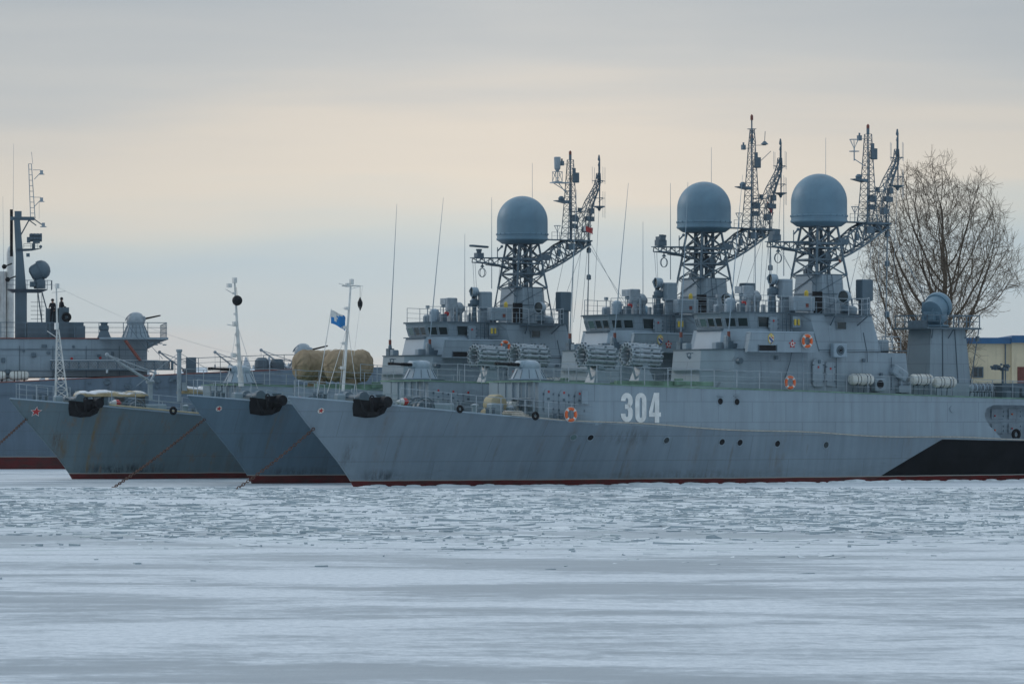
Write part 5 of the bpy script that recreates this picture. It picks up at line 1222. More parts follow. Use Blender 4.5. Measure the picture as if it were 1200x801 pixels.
bundle(210,262,451,461,2.2,'tan canvas bundle on deck just left of the middle bow',5)
for px in (100,128,155):
    pass
m = MB()
for px in (95,118,142,166): q = FC.P(px,464,.2); m.box((q[0]-.12,-.5,zs(q[0])-.05),(q[0]+.12,.9,q[2]+.02))
m.build('bundle_trestle', 'mid', far)
# crane and post on the farthest foredeck
def crane(fr, tip, heel, post_bottom, w, root_, name='deck_crane', mat='steel_pale', k=1.):
    t_, h_, b_ = Vector(fr.P(*tip,w)), Vector(fr.P(*heel,w)), Vector(fr.P(*post_bottom,w)); m = MB()
    m.tube(b_, h_, .16*k, 8); m.lathe([(.25*k,-.1),(.28*k,.0),(.2*k,.12)],10,tuple(h_)); m.tube(h_-Vector((0,.12,0)), t_, .07*k, 6, .05); m.tube(h_+Vector((0,.12,0)), t_, .07*k, 6, .05)
    top = h_+Vector((.35,0,.55)); m.tube(h_, top, .07*k, 6); m.tube(top, t_, .035*k, 5); m.tube(top, h_.lerp(t_,.5), .03*k, 5); m.tube(top, h_-Vector((.1,0,.2)), .03, 5)
    m.lathe([(.03,-.08),(.12,-.05),(.12,.05),(.03,.08)],10,tuple(t_),'Y'); m.tube(t_, t_-Vector((0,0,.9)), .012, 4); m.cbox(t_-Vector((0,0,1.0)),(.1,.1,.22))
    return m.build(name, mat, root_)
crane(FC,(125.5,415.5),(176,447),(176,468),2.0,far)
m = MB(); a = Vector(FC.P(210,470,1.5)); b = Vector(FC.P(210,413,1.5)); m.tube(a, b, .14, 8); m.lathe([(.14,0),(.2,.08),(.2,.2)],8,tuple(b)); m.tube(b, Vector(FC.P(160,452,1.2)), .016, 4); m.tube(b, Vector(FC.P(243,432,2.5)), .016, 4); m.cbox(a+Vector((.3,0,.9)),(.35,.3,.5)); m.build('samson_post', 'steel_pale', far)

# ------------------------------------------------------------------ the big grey ship behind, seen broadside
big = empty('warship', FD.W((0,0,0)), FD.yaw); tag(big, 'large grey ship lying behind the three corvettes, red waterline at the left edge', 'warship')
PD = FD.P
def dz(t): return float(np.interp(t, [-40,0,10,21,30], [6.0,6.12,6.6,7.1,7.4]))
m = MB(); secs = []
ts = list(np.linspace(-40, 22, 32))+[24,26,28,29.2]
for t in ts:
    k = 1 if t < 14 else max(.03, 1-((t-14)/15.4)**1.8); yc = 6.5; hb = 6.5*k; d = dz(t)
    f = .72 if t < 14 else .72*k
    secs.append([(t, yc-hb, d),(t, yc-hb*.995, 3.2),(t, yc-hb*.96, 1.0),(t, yc-hb*.93, -.6),(t, yc+hb*.93, -.6),(t, yc+hb*.96, 1.0),(t, yc+hb*.995, 3.2),(t, yc+hb, d)])
m.loft(secs); m.build('hull', 'hull_big', big, False)
m = MB()
for a, b in zip(ts[:-1], ts[1:]):
    if b > 22: break
    m.loft([[(a,-.04 if a < 14 else 6.5-6.5*max(.03,1-((a-14)/15.4)**1.8)-.04,dz(a)-.02),(a,3,dz(a)-.02),(a,3,dz(a)+.05),(a,-.04 if a < 14 else 6.5-6.5*max(.03,1-((a-14)/15.4)**1.8)-.04,dz(a)+.05)],[(b,-.04 if b < 14 else 6.5-6.5*max(.03,1-((b-14)/15.4)**1.8)-.04,dz(b)-.02),(b,3,dz(b)-.02),(b,3,dz(b)+.05),(b,-.04 if b < 14 else 6.5-6.5*max(.03,1-((b-14)/15.4)**1.8)-.04,dz(b)+.05)]], caps=False)
m.build('deck_edge', 'redlead', big)
# superstructure
tl = PD(172.5,395,1)[0]; zt = PD(100,397,1)[2]
m = MB(); m.prism([(-40,1.0),(tl,1.0),(tl,10),(-40,10)], lambda x,y: dz(x), zt); sup = m.build('superstructure', 'grey', big)
m = MB(); m.box((-40,.9,zt),(tl+.1,10.1,zt+.07)); m.build('roof_edge', 'redlead', sup)
m = MB(); te = PD(197,396,0)[0]; m.box((tl-3.4,-.3,zt-.05),(te,9,zt+.10)); m.loft([[(tl,1.2,zt-.7),(tl+.05,1.2,zt-.7),(tl+.05,8,zt-.7),(tl,8,zt-.7)],[(tl,1.0,zt-.05),(te-.2,.5,zt-.05),(te-.2,8.5,zt-.05),(tl,8.5,zt-.05)]]); 
for k in range(4): m.lathe([(.12,0),(.16,.08)],8,(tl+.3+k*.3,.4,zt-.35-.1*(k%2)))
m.build('gun_gallery', 'grey', sup)
m = MB()
for x0 in np.arange(-8, tl-.4, 2.35): m.tube((x0,.97,dz(x0)+.1),(x0,.97,zt-.5),.03,4)
m.tube((-20,.95,zt-.75),(tl,.95,zt-.75),.035,4); m.tube((-20,.95,dz(0)+.9),(tl,.95,dz(5)+.6),.02,4)
for i in range(13): x = random.uniform(-3, tl-.5); z = random.uniform(6.9, 8.8); m.bbox((x,.92,z),(random.uniform(.15,.4),.2,random.uniform(.12,.35)),.03)
m.build('wall_fitting', 'mid', sup)
for px, py in ((84,420),(117.5,419)):
    m = MB(); q = PD(px,py,.95); m.lathe([(.10,-.05),(.10,.05)],10,q,'Y'); m.build('fire_alarm', 'red', sup)
# stair down from the gallery
m = MB(); a = PD(147,399,-.1); b = PD(164,422,-.1); dxy = Vector(b)-Vector(a)
for w in (-.35,.35): m.loft([[(a[0]-.08,w,a[2]-.14),(a[0]+.08,w,a[2]-.14),(a[0]+.08,w,a[2]+.1),(a[0]-.08,w,a[2]+.1)],[(b[0]-.08,w,b[2]-.14),(b[0]+.08,w,b[2]-.14),(b[0]+.08,w,b[2]+.1),(b[0]-.08,w,b[2]+.1)],],) if False else m.path([(a[0],w-.1,a[2]),(b[0],w-.1,b[2])], .10, 4)
for k in range(9): q = Vector(a).lerp(Vector(b), k/8); m.box((q.x-.12,-.45,q.z-.02),(q.x+.12,.25,q.z+.02))
m.build('stairway', 'redlead', sup)
m = MB(); m.tube((a[0]+.3,-.5,a[2]+.9),(b[0]+.6,-.5,b[2]+.6),.025,4); m.tube((a[0]+1.0,-.5,a[2]+.5),(b[0]+1.6,-.5,b[2]+.1),.025,4); m.build('stair_rail', 'steel', sup)
# gangway panel of mesh stowed along the deck
a = PD(59,434,-.3); b = PD(203,424,-.3)
m = MB(); nx = 90
z0, z1 = a[2]+.05, b[2]+.1
m.box((a[0],-.28,z0),(b[0],-.24,z0+.09)); m.box((a[0],-.28,z1-.08),(b[0],-.24,z1)); m.box((a[0],.5,z0),(b[0],.54,z0+.09)); m.box((a[0],.5,z1-.08),(b[0],.54,z1)); m.box((b[0]-.12,-.28,z0),(b[0],.54,z1)); m.box((a[0],-.28,z0),(a[0]+.08,.54,z1))
for i in range(14): x = lerp(a[0], b[0], i/13); m.box((x-.03,-.30,z0),(x+.03,-.23,z1))
gw = m.build('stowed_gangway', 'mid', big)
m = MB(); n = 74
for i in range(n): x = lerp(a[0]+.05, b[0]-.35, i/n); m.tube((x,-.26,z0+.05),(x+.25,-.26,z1-.05),.026,3,cap=False); m.tube((x+.25,-.26,z0+.05),(x,-.26,z1-.05),.026,3,cap=False)
m.build('wire_mesh', 'steel_pale', gw)
m = MB(); m.box((a[0],.1,z0+.06),(b[0]-.2,.14,z1-.04)); m.build('gangway_web', 'canvas_dull', gw)
m = MB(); m.box((a[0],-.2,z1),(b[0]-1,.5,z1+.04)); m.build('snow_cover', 'slab_snow', gw)
# rails
m = MB(); rail(m, [(-12,.2,zt+.07),(te-.1,-.2,zt+.10),(te-.1,8.8,zt+.1)], 1.05, 1.7, 2, .035, .022); m.build('upper_railing', 'steel', big)
m = MB(); rail(m, [(PD(205,430,.1)[0],.12,dz(12)+.05),(13.9,.12,dz(14)+.05),(20,2.2,dz(20)+.05),(23,4.5,dz(23))], 1.05, 1.6, 2, .03, .018); m.build('deck_railing', 'steel', big)
# mast
mx = PD(24.5,390,4)[0]
def mz(py): return PD(24,py,4)[2]
m = MB(); w_ = lambda px: (px/16.55)
m.loft([sq(mx,4,.42,.5,zt), sq(mx,4,.42,.5,mz(342)), ], 0)
m.loft([sq(mx,4,.40,.5,mz(342)), sq(mx-.1,4,.27,.4,mz(300)), sq(mx-.28,4,.21,.3,mz(257))])
mast = m.build('mast', 'mid', big)
m = MB(); m.loft([[(mx-1.0,3,mz(339)),(mx+1.9,3,mz(339)),(mx+1.9,5.6,mz(339)),(mx-1.0,5.6,mz(339))],[(mx-.6,3.4,mz(342.5)),(mx+1.4,3.4,mz(342.5)),(mx+1.4,5.2,mz(342.5)),(mx-.6,5.2,mz(342.5))]]); rail(m, [(mx-1.0,3,mz(339)),(mx+2.2,3,mz(339)),(mx+2.2,5.5,mz(339))], .62, .7, 1, .03, .02); m.tube((mx+1.2,4,mz(342)),(mx+1.5,4,zt+1.2),.05,5); m.tube((mx+1.5,4,mz(342)),(mx+2.1,4,zt+1.2),.05,5); m.build('mast_platform', 'mid', mast)
m = MB()
m.loft([[(mx-.3,3.4,mz(292)),(mx+1.45,3.6,mz(291)),(mx+1.45,4.5,mz(291)),(mx-.3,4.6,mz(292))],[(mx-.2,3.6,mz(294.5)),(mx+.8,3.7,mz(293.5)),(mx+.8,4.3,mz(293.5)),(mx-.2,4.4,mz(294.5))]]); rail(m, [(mx+.2,3.6,mz(291)),(mx+1.2,3.6,mz(291))], .32, .4, 1, .02, .015)
m.build('mast_platform', 'mid', mast)
m = MB(); m.box((mx-.75,3.8,mz(258)),(mx+.95,4.2,mz(254))); m.cbox((mx-.2,4,mz(252)),(.5,.5,.55)); m.tube((mx+.6,4,mz(257)),(mx+.0,4,mz(275)),.05,5); m.tube((mx+.9,4,mz(256)),(mx+1.5,4,mz(263)),.04,5); m.tube((mx+.6,4,mz(258)),(mx+1.1,4,mz(264)),.04,5)
m.build('mast_yard', 'mid', mast)
m = MB(); lx = mx+.85
truss(m, [sq(lx-.02*i,4,.16-.006*i,.16-.006*i,mz(256-6.4*i)) for i in range(11)], .028, .018, 0); m.tube((lx,4,mz(192)),(lx-.1,4,mz(178)),.02,4)
for pyy in (199,231): m.tube((lx,4,mz(pyy)),(lx+.55,4,mz(pyy)),.025,4); m.tube((lx+.1,4,mz(pyy+11)),(lx+.5,4,mz(pyy+4)),.03,4); m.cbox((lx+.62,4,mz(pyy+2.5)),(.22,.2,.26)); m.cbox((lx+.62,4,mz(pyy+5)),(.4,.25,.05))
m.cbox((mx+1.6,4,mz(263)),(.22,.2,.26)); m.cbox((mx+1.6,4,mz(265.5)),(.45,.25,.06)); m.tube((lx+.45,4,mz(236)),(lx+.45,4,mz(256)),.015,4); m.build('light_ladder', 'steel_pale', mast)
m = MB()
for i in range(4):
    for j in range(2): m.cbox((mx+.75+i*.22,3.8,mz(275+j*4)),(.18,.35,.18))
m.box((mx+.6,3.9,mz(283)),(mx+1.5,3.95,mz(274))); m.build('lamp_array', 'mid', mast); m = MB()
m.cbox((mx+.55,4,mz(281)),(.25,.4,.4)); m.cbox((mx+1.1,4,mz(283)),(.5,.4,.22)); m.tube((mx+.9,4,mz(285)),(mx+.9,4,mz(291)),.12,6); m.ball((mx+1.4,3.7,mz(289)),.12,8); m.cbox((mx+.5,3.6,mz(299)),(.25,.2,.25)); m.build('sensor_cluster', 'mid', mast)
m = MB(); gx = PD(46.5,318,3.9)[0]; m.lathe([(.42,mz(338)),(.42,mz(329)),(.3,mz(326))],14,(gx,3.9,0)); m.box((gx-.7,3.4,mz(336)),(gx-.3,4.4,mz(330))); m.T = Matrix.Translation((gx,3.9,mz(317))) @ Matrix.Rotation(math.radians(-28),4,'Y'); m.lathe([(.3,-.72),(.52,-.60),(.60,-.4),(.62,.0),(.70,.02),(.70,.2),(.62,.45),(.42,.66),(.15,.76)],24,(0,0,0),'X'); m.build('radar_dome', 'mid', mast, True)
m = MB(); px_ = PD(13.5,270,4.2)[0]; m.tube((px_,4.6,mz(300)),(px_,4.6,mz(245)),.11,8); m.build('black_spar', 'black', mast)
m = MB(); m.tube((px_+.12,4.6,mz(245)),(px_+.15,4.6,mz(168)),.02,4,.01); m.build('whip_aerial', 'steel_pale', mast); m = MB(); q = PD(5,235,4); m.tube((q[0],4,mz(400)),(q[0]-.1,4,mz(230)),.022,4,.01); m.build('whip_aerial', 'steel_pale', mast)
m = MB()
for x, pyy in ((PD(5,313,3)[0],313),(PD(9,328,3)[0],328)): m = MB(); m.ball((x,3,mz(pyy)),.18,10); m.tube((x,3,mz(pyy)),(x+.55,3.5,mz(pyy-4)),.05,5); m.build('floodlight', 'black', mast)
m = MB(); a = PD(40,323,4); b = PD(366,432,3); pts = [Vector(a).lerp(Vector(b),f)-Vector((0,0,1.0*math.sin(PI*f))) for f in np.linspace(0,1,20)]; m.path(pts, .008, 3); m.build('stay_wire', 'steel_pale', mast)
# deckhouse with two figures beside
m = MB(); a = PD(32,400,2.5); b = PD(62,378,2.5); m.box((a[0],2.5,zt+.02),(b[0]+.3,6,b[2])); c = PD(69,400,2.4); d = PD(81,360,2.4); m.box((c[0],2.4,zt+.02),(d[0],4.5,d[2])); m.box((c[0]-.9,3.5,zt+.02),(c[0],4.5,d[2]-.05)); m.cbox((c[0]+.4,2.38,d[2]-.25),(.2,.1,.15)); cab = m.build('cabin', 'mid', big)
m = MB(); 
for x in (44,49): q = PD(x,345,4.4); m.tube((q[0],4.4,b[2]),(q[0],4.4,mz(343)),.025,4)
for k in range(6): m.box((PD(36,0,4.4)[0],4.38,b[2]+.3*k),(PD(52,0,4.4)[0],4.42,b[2]+.3*k+.03))
m.build('cabin_rail', 'steel', cab)
m = MB(); q = PD(94,392,2); m.box((q[0]-.35,1.8,zt),(q[0]+.35,2.4,zt+.95)); m.build('deck_locker', 'mid', big)
m = MB(); q = PD(122,392,2); m.loft([sq(q[0],2,.5,.5,zt+.05), sq(q[0],2,.28,.28,zt+.62)]); m.lathe([(.3,.62),(.34,.7),(.34,.95),(.24,1.0),(.24,1.12),(.3,1.14),(.3,1.22)],14,(q[0],2,zt)); m.build('ventilator', 'mid', big)
def big_gun(px, pyb, pyt, barrel, w, k=1.):
    q = PD(px,pyb,w); zb = q[2]; H_ = PD(px,pyt,w)[2]-zb; x = q[0]; m = MB()
    m.lathe([(1.0*k,0),(1.0*k,.1),(.62*k,H_*.5),(.62*k,H_*.56)],16,(x,w,zb)); g = m.build('gun_turret', 'grey', big)
    m = MB()
    for a in range(16): q_ = PI*a/8; m.tube((x+1.0*k*math.cos(q_),w+1.0*k*math.sin(q_),zb+.1),(x+.63*k*math.cos(q_),w+.63*k*math.sin(q_),zb+H_*.5),.025,4)
    m.build('turret_rib', 'mid', g)
    m = MB(); m.lathe([(.64*k,H_*.56),(.66*k,H_*.66),(.60*k,H_*.80),(.44*k,H_*.93),(.2*k,H_*.99),(.03,H_)],22,(x,w,zb)); m.bbox((x+.25,w,zb+H_*.74),(.9*k,.7*k,.42*k),.12); m.build('gun_house', 'steel_pale', g, True)
    m = MB()
    for a in np.linspace(.3,PI-.3,5): m.torus((x,w,zb+H_*.62),.68*k,.02,'X' if False else 'Y',14,4,a0=.25,a1=PI-.25); break
    for yy in (-.3,.0,.3): m.torus((x-.1,w+yy,zb+H_*.60),.66*k,.018,'Y',12,4,a0=.4,a1=PI-.2)
    m.build('guard_hoop', 'steel', g)
    m = MB(); t_ = PD(*barrel,w); b0 = Vector((x+.55*k,w,zb+H_*.74)); 
    for yy in (-.12,.12): MB().tube(b0+Vector((0,yy,0)), Vector(t_)+Vector((0,yy,0)), .075, 7, .05).build('gun_barrel', 'black', g)
big_gun(159,397,365.5,(188,369.5),2.5); big_gun(355,433,402,(384,405),3.5,.95)
big_gun(287.5,452,431,(252,437),4.5,.9) if False else None
def draft(px0,px1,pyc,w,r=.3):
    a = PD(px0,pyc,w); b = PD(px1,pyc,w); L = b[0]-a[0]; m = MB()
    m.lathe([(r*.35,0),(r*.8,.06),(r,.2),(r,L/2-.03),(r*1.05,L/2-.03),(r*1.05,L/2+.03),(r,L/2+.03),(r,L-.2),(r*.8,L-.06),(r*.35,L)],20,a,'X'); o = m.build('life_raft', 'raft', big, True)
    m = MB()
    for f in (.25,.42,.6,.78): m.lathe([(r+.012,L*f-.02),(r+.02,L*f),(r+.012,L*f+.02)],20,a,'X',caps=False)
    for f in (.25,.75): m.box((a[0]+L*f-.05,w-.25,dz(0)),(a[0]+L*f+.05,w+.25,a[2]-r*.9))
    m.build('raft_strap', 'black', o)
draft(-12,7,440,.4,.32); draft(11,34,440,.4,.32)
crane(FD,(252,412.5),(278,433),(278,436),2.5,big,k=.8); crane(FD,(306,410),(337,432),(337,436),3.0,big,k=.8); crane(FD,(187,412.5),(217,434),(217,440),1.5,big,k=.8); crane(FD,(438,435),(458,444),(458,452),6,big,k=.7)
m = MB(); q = PD(224,436,1.2); m.box((q[0]-.35,1,dz(12)),(q[0]+.35,1.7,dz(12)+1.25)); m.build('deck_locker', 'mid', big); q = PD(315,436,3); m = MB(); m.lathe([(.5,0),(.55,.3),(.5,.8),(.3,1.0)],14,(q[0]-.5,3,dz(18))); m.build('ventilator', 'mid', big); m = MB(); m.lathe([(.5,0),(.5,.6),(.4,.9)],14,(q[0]+.6,3,dz(18))); m.build('ventilator', 'mid', big)
m = MB()
for i in range(26): x = random.uniform(3,13.4); MB().bbox((x,-.1,dz(x)-random.uniform(.3,1.3)),(random.uniform(.2,.5),.2,random.uniform(.12,.3)),.03).build('side_fitting', 'mid', big)
m.tube((0,-.1,dz(0)-.9),(13,-.1,dz(13)-.9),.03,4)
for x in (6,7.6,9.2,12): m.tube((x,-.06,dz(x)-1.6),(x,-.06,dz(x)-.1),.025,4)
m.build('side_fitting', 'mid', big)
m = MB(); q = Vector(PD(30,384,2.2)); tyq = PD(78,371.5,2.2)
c = FD.W(tyq); m.torus((0,0,0),.24,.11,'Y',20,8); o = m.build('tyre_fender','black',None,True); o.location = c; o.rotation_euler = (0,0,FD.yaw); tag(o,'black tyre hung on the grey cabin of the large ship','tyre','tyre fenders')
# white banded tower behind the mast
m = MB(); b = AT(7,400,289); m.lathe([(.62,-10),(.60,b.z*0+2.0),(.58,5.2)],18,(0,0,0)); tw = empty('white_tower', (AT(4,0,290).x, 290, 9.9)); tag(tw, 'narrow white round-topped tower partly hidden behind the dark mast at the left edge', 'tower')
m = MB(); m.lathe([(.30,-9.9),(.27,6.0),(.2,6.35),(.05,6.5)],16,(.5,0,0)); m.box((-1.2,-.5,-9.9),(.22,.8,4.6)); m.build('tower_body', 'white', tw, True)
m = MB(); m.box((-1.22,-.52,2.2),(-.25,.3,2.36)); m.build('tower_band', 'redlead', tw)
m = MB(); m.tube((.9,.2,-9),(.95,.2,5.4),.02,4); m.build('tower_pole', 'steel_pale', tw)

# ------------------------------------------------------------------ people
def person(fr, foot, yaw, pose, label, h=1.72, hat=False, seed=1):
    s = h/1.72
    if pose == 'stand':
        J = {'pel':(0,0,.93),'sp':(0,0,1.15),'ch':(0,.01,1.36),'nk':(0,.01,1.49),'hd':(.01,0,1.60),'ht':(.01,0,1.70),
             'hl':(-.02,.10,.90),'kl':(.02,.11,.50),'al':(-.02,.11,.09),'tl':(.14,.12,.04),'hr':(-.02,-.10,.90),'kr':(.05,-.12,.50),'ar':(.03,-.13,.09),'tr':(.19,-.14,.04),
             'sl':(0,.19,1.40),'el':(-.03,.25,1.13),'wl':(.12,.24,.92),'fl':(.19,.22,.86),'sr':(0,-.19,1.40),'er':(.05,-.26,1.14),'wr':(.22,-.18,1.10),'fr':(.30,-.12,1.12)}
    else:   # bent forward over the work, knees flexed
        J = {'pel':(-.18,0,.74),'sp':(-.06,0,.93),'ch':(.12,0,1.06),'nk':(.22,0,1.14),'hd':(.29,0,1.21),'ht':(.34,0,1.29),
             'hl':(-.18,.10,.71),'kl':(.08,.13,.44),'al':(-.08,.13,.09),'tl':(.08,.14,.04),'hr':(-.18,-.10,.71),'kr':(.12,-.13,.42),'ar':(-.02,-.14,.09),'tr':(.14,-.15,.04),
             'sl':(.14,.19,1.06),'el':(.28,.22,.82),'wl':(.46,.16,.70),'fl':(.53,.13,.67),'sr':(.14,-.19,1.06),'er':(.30,-.22,.84),'wr':(.48,-.14,.74),'fr':(.55,-.11,.72)}
    R_ = {'pel':(.16,.13),'sp':(.15,.12),'ch':(.18,.13),'nk':(.06,.06),'hd':(.095,.10),'ht':(.07,.07),'hl':(.10,.10),'kl':(.07,.07),'al':(.055,.05),'tl':(.045,.035),'hr':(.10,.10),'kr':(.07,.07),'ar':(.055,.05),'tr':(.045,.035),
          'sl':(.085,.085),'el':(.06,.06),'wl':(.045,.045),'fl':(.04,.025),'sr':(.085,.085),'er':(.06,.06),'wr':(.045,.045),'fr':(.04,.025)}
    E = [('pel','sp'),('sp','ch'),('ch','nk'),('nk','hd'),('hd','ht'),('pel','hl'),('hl','kl'),('kl','al'),('al','tl'),('pel','hr'),('hr','kr'),('kr','ar'),('ar','tr'),('ch','sl'),('sl','el'),('el','wl'),('wl','fl'),('ch','sr'),('sr','er'),('er','wr'),('wr','fr')]
    ks = list(J); me = bpy.data.meshes.new('person'); me.from_pydata([tuple(c*s for c in J[k]) for k in ks], [(ks.index(a),ks.index(b)) for a,b in E], [])
    tmp = bpy.data.objects.new('tmp_person', me); COL.objects.link(tmp); md = tmp.modifiers.new('skin','SKIN'); sv = me.skin_vertices[0].data
    for i, k in enumerate(ks): sv[i].radius = (R_[k][0]*s, R_[k][1]*s); sv[i].use_root = (k == 'pel')
    sb = tmp.modifiers.new('sub','SUBSURF'); sb.levels = 2; sb.render_levels = 2
    dg = bpy.context.evaluated_depsgraph_get(); nm = bpy.data.meshes.new_from_object(tmp.evaluated_get(dg)); bpy.data.objects.remove(tmp)
    nm.name = 'person'; nm.materials.clear(); nm.materials.append(M['darkcloth']); nm.materials.append(M['skin'])
    H = Vector(J['hd'])*s
    for p in nm.polygons:
        p.use_smooth = True; c = p.center
        if (c-H).length < .15*s and c.x > H.x-.02 and c.z < H.z+.05 and c.z > H.z-.12: p.material_index = 1
        for k in ('fl','fr'):
            if (c-Vector(J[k])*s).length < .07: p.material_index = 1
    o = bpy.data.objects.new('person', nm); COL.objects.link(o); o.location = fr.W(foot); o.rotation_euler = (0,0,fr.yaw+yaw)
    T_ = Vector(J['ht'])*s; m = MB(); m.lathe([(.115,-.07),(.12,-.02),(.10,.05),(.05,.09),(.01,.10)],14,tuple(T_)); hm = m.build('knit_cap', 'darkcloth', o, True)
    for a in (-1,1):
        pass
    m = MB(); m.ball(tuple(H+Vector((.105,0,-.0))*s),.018,6); e_ = m.build('nose', 'skin', o)
    return tag(o, label, 'person')
q = PD(61.5,377,3.6); person(FD, (q[0],3.2,PD(61,377.5,3.2)[2]), PI/2+2.6, 'stand', 'person in dark clothes standing left of the cabin corner on the large ship', 1.62)
q = PD(69.5,377,3.0); person(FD, (q[0]+.2,4.9,PD(61,377.5,3.2)[2]), .4, 'stand', 'person in dark clothes behind the cabin top, right of the other figure', 1.78)
m = MB(); q0 = PD(55,378,3); m.box((q0[0],2.5,zt+.02),(q0[0]+2.6,6,PD(61,377.5,3.2)[2]-.005)); m.build('step_platform', 'mid', big)
q = FA.P(572,470,.6); person(FA, (q[0],.6,zs(q[0])), .5, 'bend', 'person in dark jacket bending behind the yellow canvas drum', 1.72)
q = FA.P(588,470,.4); person(FA, (q[0],.4,zs(q[0])), PI+.2, 'bend', 'person in dark jacket crouching right of the yellow canvas drum', 1.68)

# ------------------------------------------------------------------ cream building with blue roof on the quay
bl = empty('quay_building', (0,0,0)); Yb = 345.0
def bx(px): return (px-600)/F*Yb
def bz(py): return CH+(HOR-py)*Yb/F
M['cream'] = simple('cream_render', (.70,.60,.42), .85, .10, .5, streak=.25)
M['roofblue'] = simple('blue_roof_sheet', (.02,.12,.27), .5, .15, 1)
bl.location = (bx(1160), Yb, 1.75)
def L0(x, y, z): return (x-bx(1160), y-Yb, z-1.75)
m = MB(); m.box(L0(bx(1090),Yb,1.75), L0(bx(1185),Yb+14,bz(402))); m.box(L0(bx(1185),Yb-.3,1.75), L0(bx(1420),Yb+14,bz(401))); m.build('wall', 'cream', bl)
m = MB(); m.box(L0(bx(1089),Yb-.35,bz(402.5)), L0(bx(1184.6),Yb+14.3,bz(395.5))); m.box(L0(bx(1184.7),Yb-.7,bz(401.5)), L0(bx(1421),Yb+14.3,bz(393))); m.build('roof', 'roofblue', bl)
def bwin(x0, x1, y0, y1, mat, yy, name='window'):
    m = MB(); a = L0(bx(x0),yy,bz(y1)); b = L0(bx(x1),yy,bz(y0))
    for q in ((a[0]-.1,a[2]-.1,b[0]+.1,a[2]),(a[0]-.1,b[2],b[0]+.1,b[2]+.1),(a[0]-.1,a[2],a[0],b[2]),(b[0],a[2],b[0]+.1,b[2]),((a[0]+b[0])/2-.04,a[2],(a[0]+b[0])/2+.04,b[2])): m.box((q[0],a[1]-.08,q[1]),(q[2],a[1]+.0,q[3]))
    o = m.build(name, 'redlead' if mat == 'redlead' else 'mid', bl); m = MB(); m.box((a[0],a[1]-.03,a[2]),(b[0],a[1]-.01,b[2])); m.build('pane' if mat == 'glass' else 'door_leaf', mat, o)
bwin(1141,1151,431,441,'glass',Yb); bwin(1193,1201,431,470,'redlead',Yb-.3,'door')
for x in (1215,1245,1280,1320): bwin(x,x+11,431,442,'glass',Yb-.3)
bwin(1108,1118,431,441,'glass',Yb)
m = MB()
for x in (1178,1130.5): a = L0(bx(x),Yb-.15,1.8); m.tube(a,(a[0],a[1],bz(403)-1.75),.06,5)
m.build('drainpipe', 'mid', bl)
tag(bl, 'low cream building with a blue roof behind the stern rail', 'building')

# ------------------------------------------------------------------ bare trees
def tree(base, H_, spread, stems, label, seed, dens=1., name='bare_tree', mats=('bark','twig'), tk=.30, group=None):
    rnd = random.Random(seed); T = MB(); K = MB()
    def limb(p, d, L_, r, lvl):
        """curved limb; children leave it at narrow angles and turn upward"""
        n = max(3, int(L_/ (1.2 if lvl < 2 else .45))); n = min(n, 12); pts = [p.copy()]; dirs = [d.copy()]
        for i in range(n):
            up = .02 if lvl == 0 else .06
            d = (d+Vector((rnd.uniform(-1,1),rnd.uniform(-1,1),rnd.uniform(-.6,1)))*(.07 if lvl < 2 else .13)+Vector((0,0,up*(1 if d.z < .95 else 0)))).normalized()
            p = p+d*(L_/n); pts.append(p.copy()); dirs.append(d.copy())
        rr = [max(.011, r*(1-.86*i/n)) for i in range(n+1)]
        (T if lvl <= 1 else K).path(pts, rr, 7 if lvl == 0 else (5 if lvl == 1 else 3))
        if lvl >= 4: return
        for k in range(3 if lvl < 3 else 2):
            a = d.orthogonal().normalized(); a.rotate(Matrix.Rotation(rnd.uniform(0,2*PI),3,d)); g = rnd.uniform(.12,.45)
            limb(pts[-1], (d*math.cos(g)+a*math.sin(g)).normalized(), max(.8,L_*rnd.uniform(.16,.24)) if lvl < 3 else L_*.6, max(.012, rr[-1]*.9), lvl+2 if lvl < 3 else 4)
        cnt = [int(14*dens), int(9*dens), int(6*dens), int(4*dens)][lvl]
        lo = [.22, .22, .15, .15][lvl]
        for k in range(cnt):
            f = lo+(1-lo)*(k+rnd.random())/cnt; i = min(n-1, int(f*n)); q = pts[i].lerp(pts[i+1], f*n-i); dd = dirs[i]
            a = dd.orthogonal().normalized(); a.rotate(Matrix.Rotation(rnd.uniform(0,2*PI),3,dd)); ang = rnd.uniform(.45,.95) if lvl < 2 else rnd.uniform(.4,.9)
            nd = (dd*math.cos(ang)+a*math.sin(ang)).normalized()
            if lvl == 0: nl = L_*(.36*(1-f)+.15)*rnd.uniform(.75,1.2)
            else: nl = L_*(.42*(1-f)+.30)*rnd.uniform(.6,1.1)
            if nl < .3: continue
            limb(q, nd, nl, max(.011, rr[i]*rnd.uniform(.38,.6)), lvl+1)
    root_ = empty(name, base); 
    for (dx, dy, lean, az, hl, rr) in stems:
        limb(Vector((dx,dy,0)), Vector((math.sin(lean)*math.cos(az), math.sin(lean)*math.sin(az), math.cos(lean))), H_*hl, tk*rr, 0)
    T.build('trunk', mats[0], root_, True); K.build('crown', mats[1], root_)
    return tag(root_, label, 'tree', group)
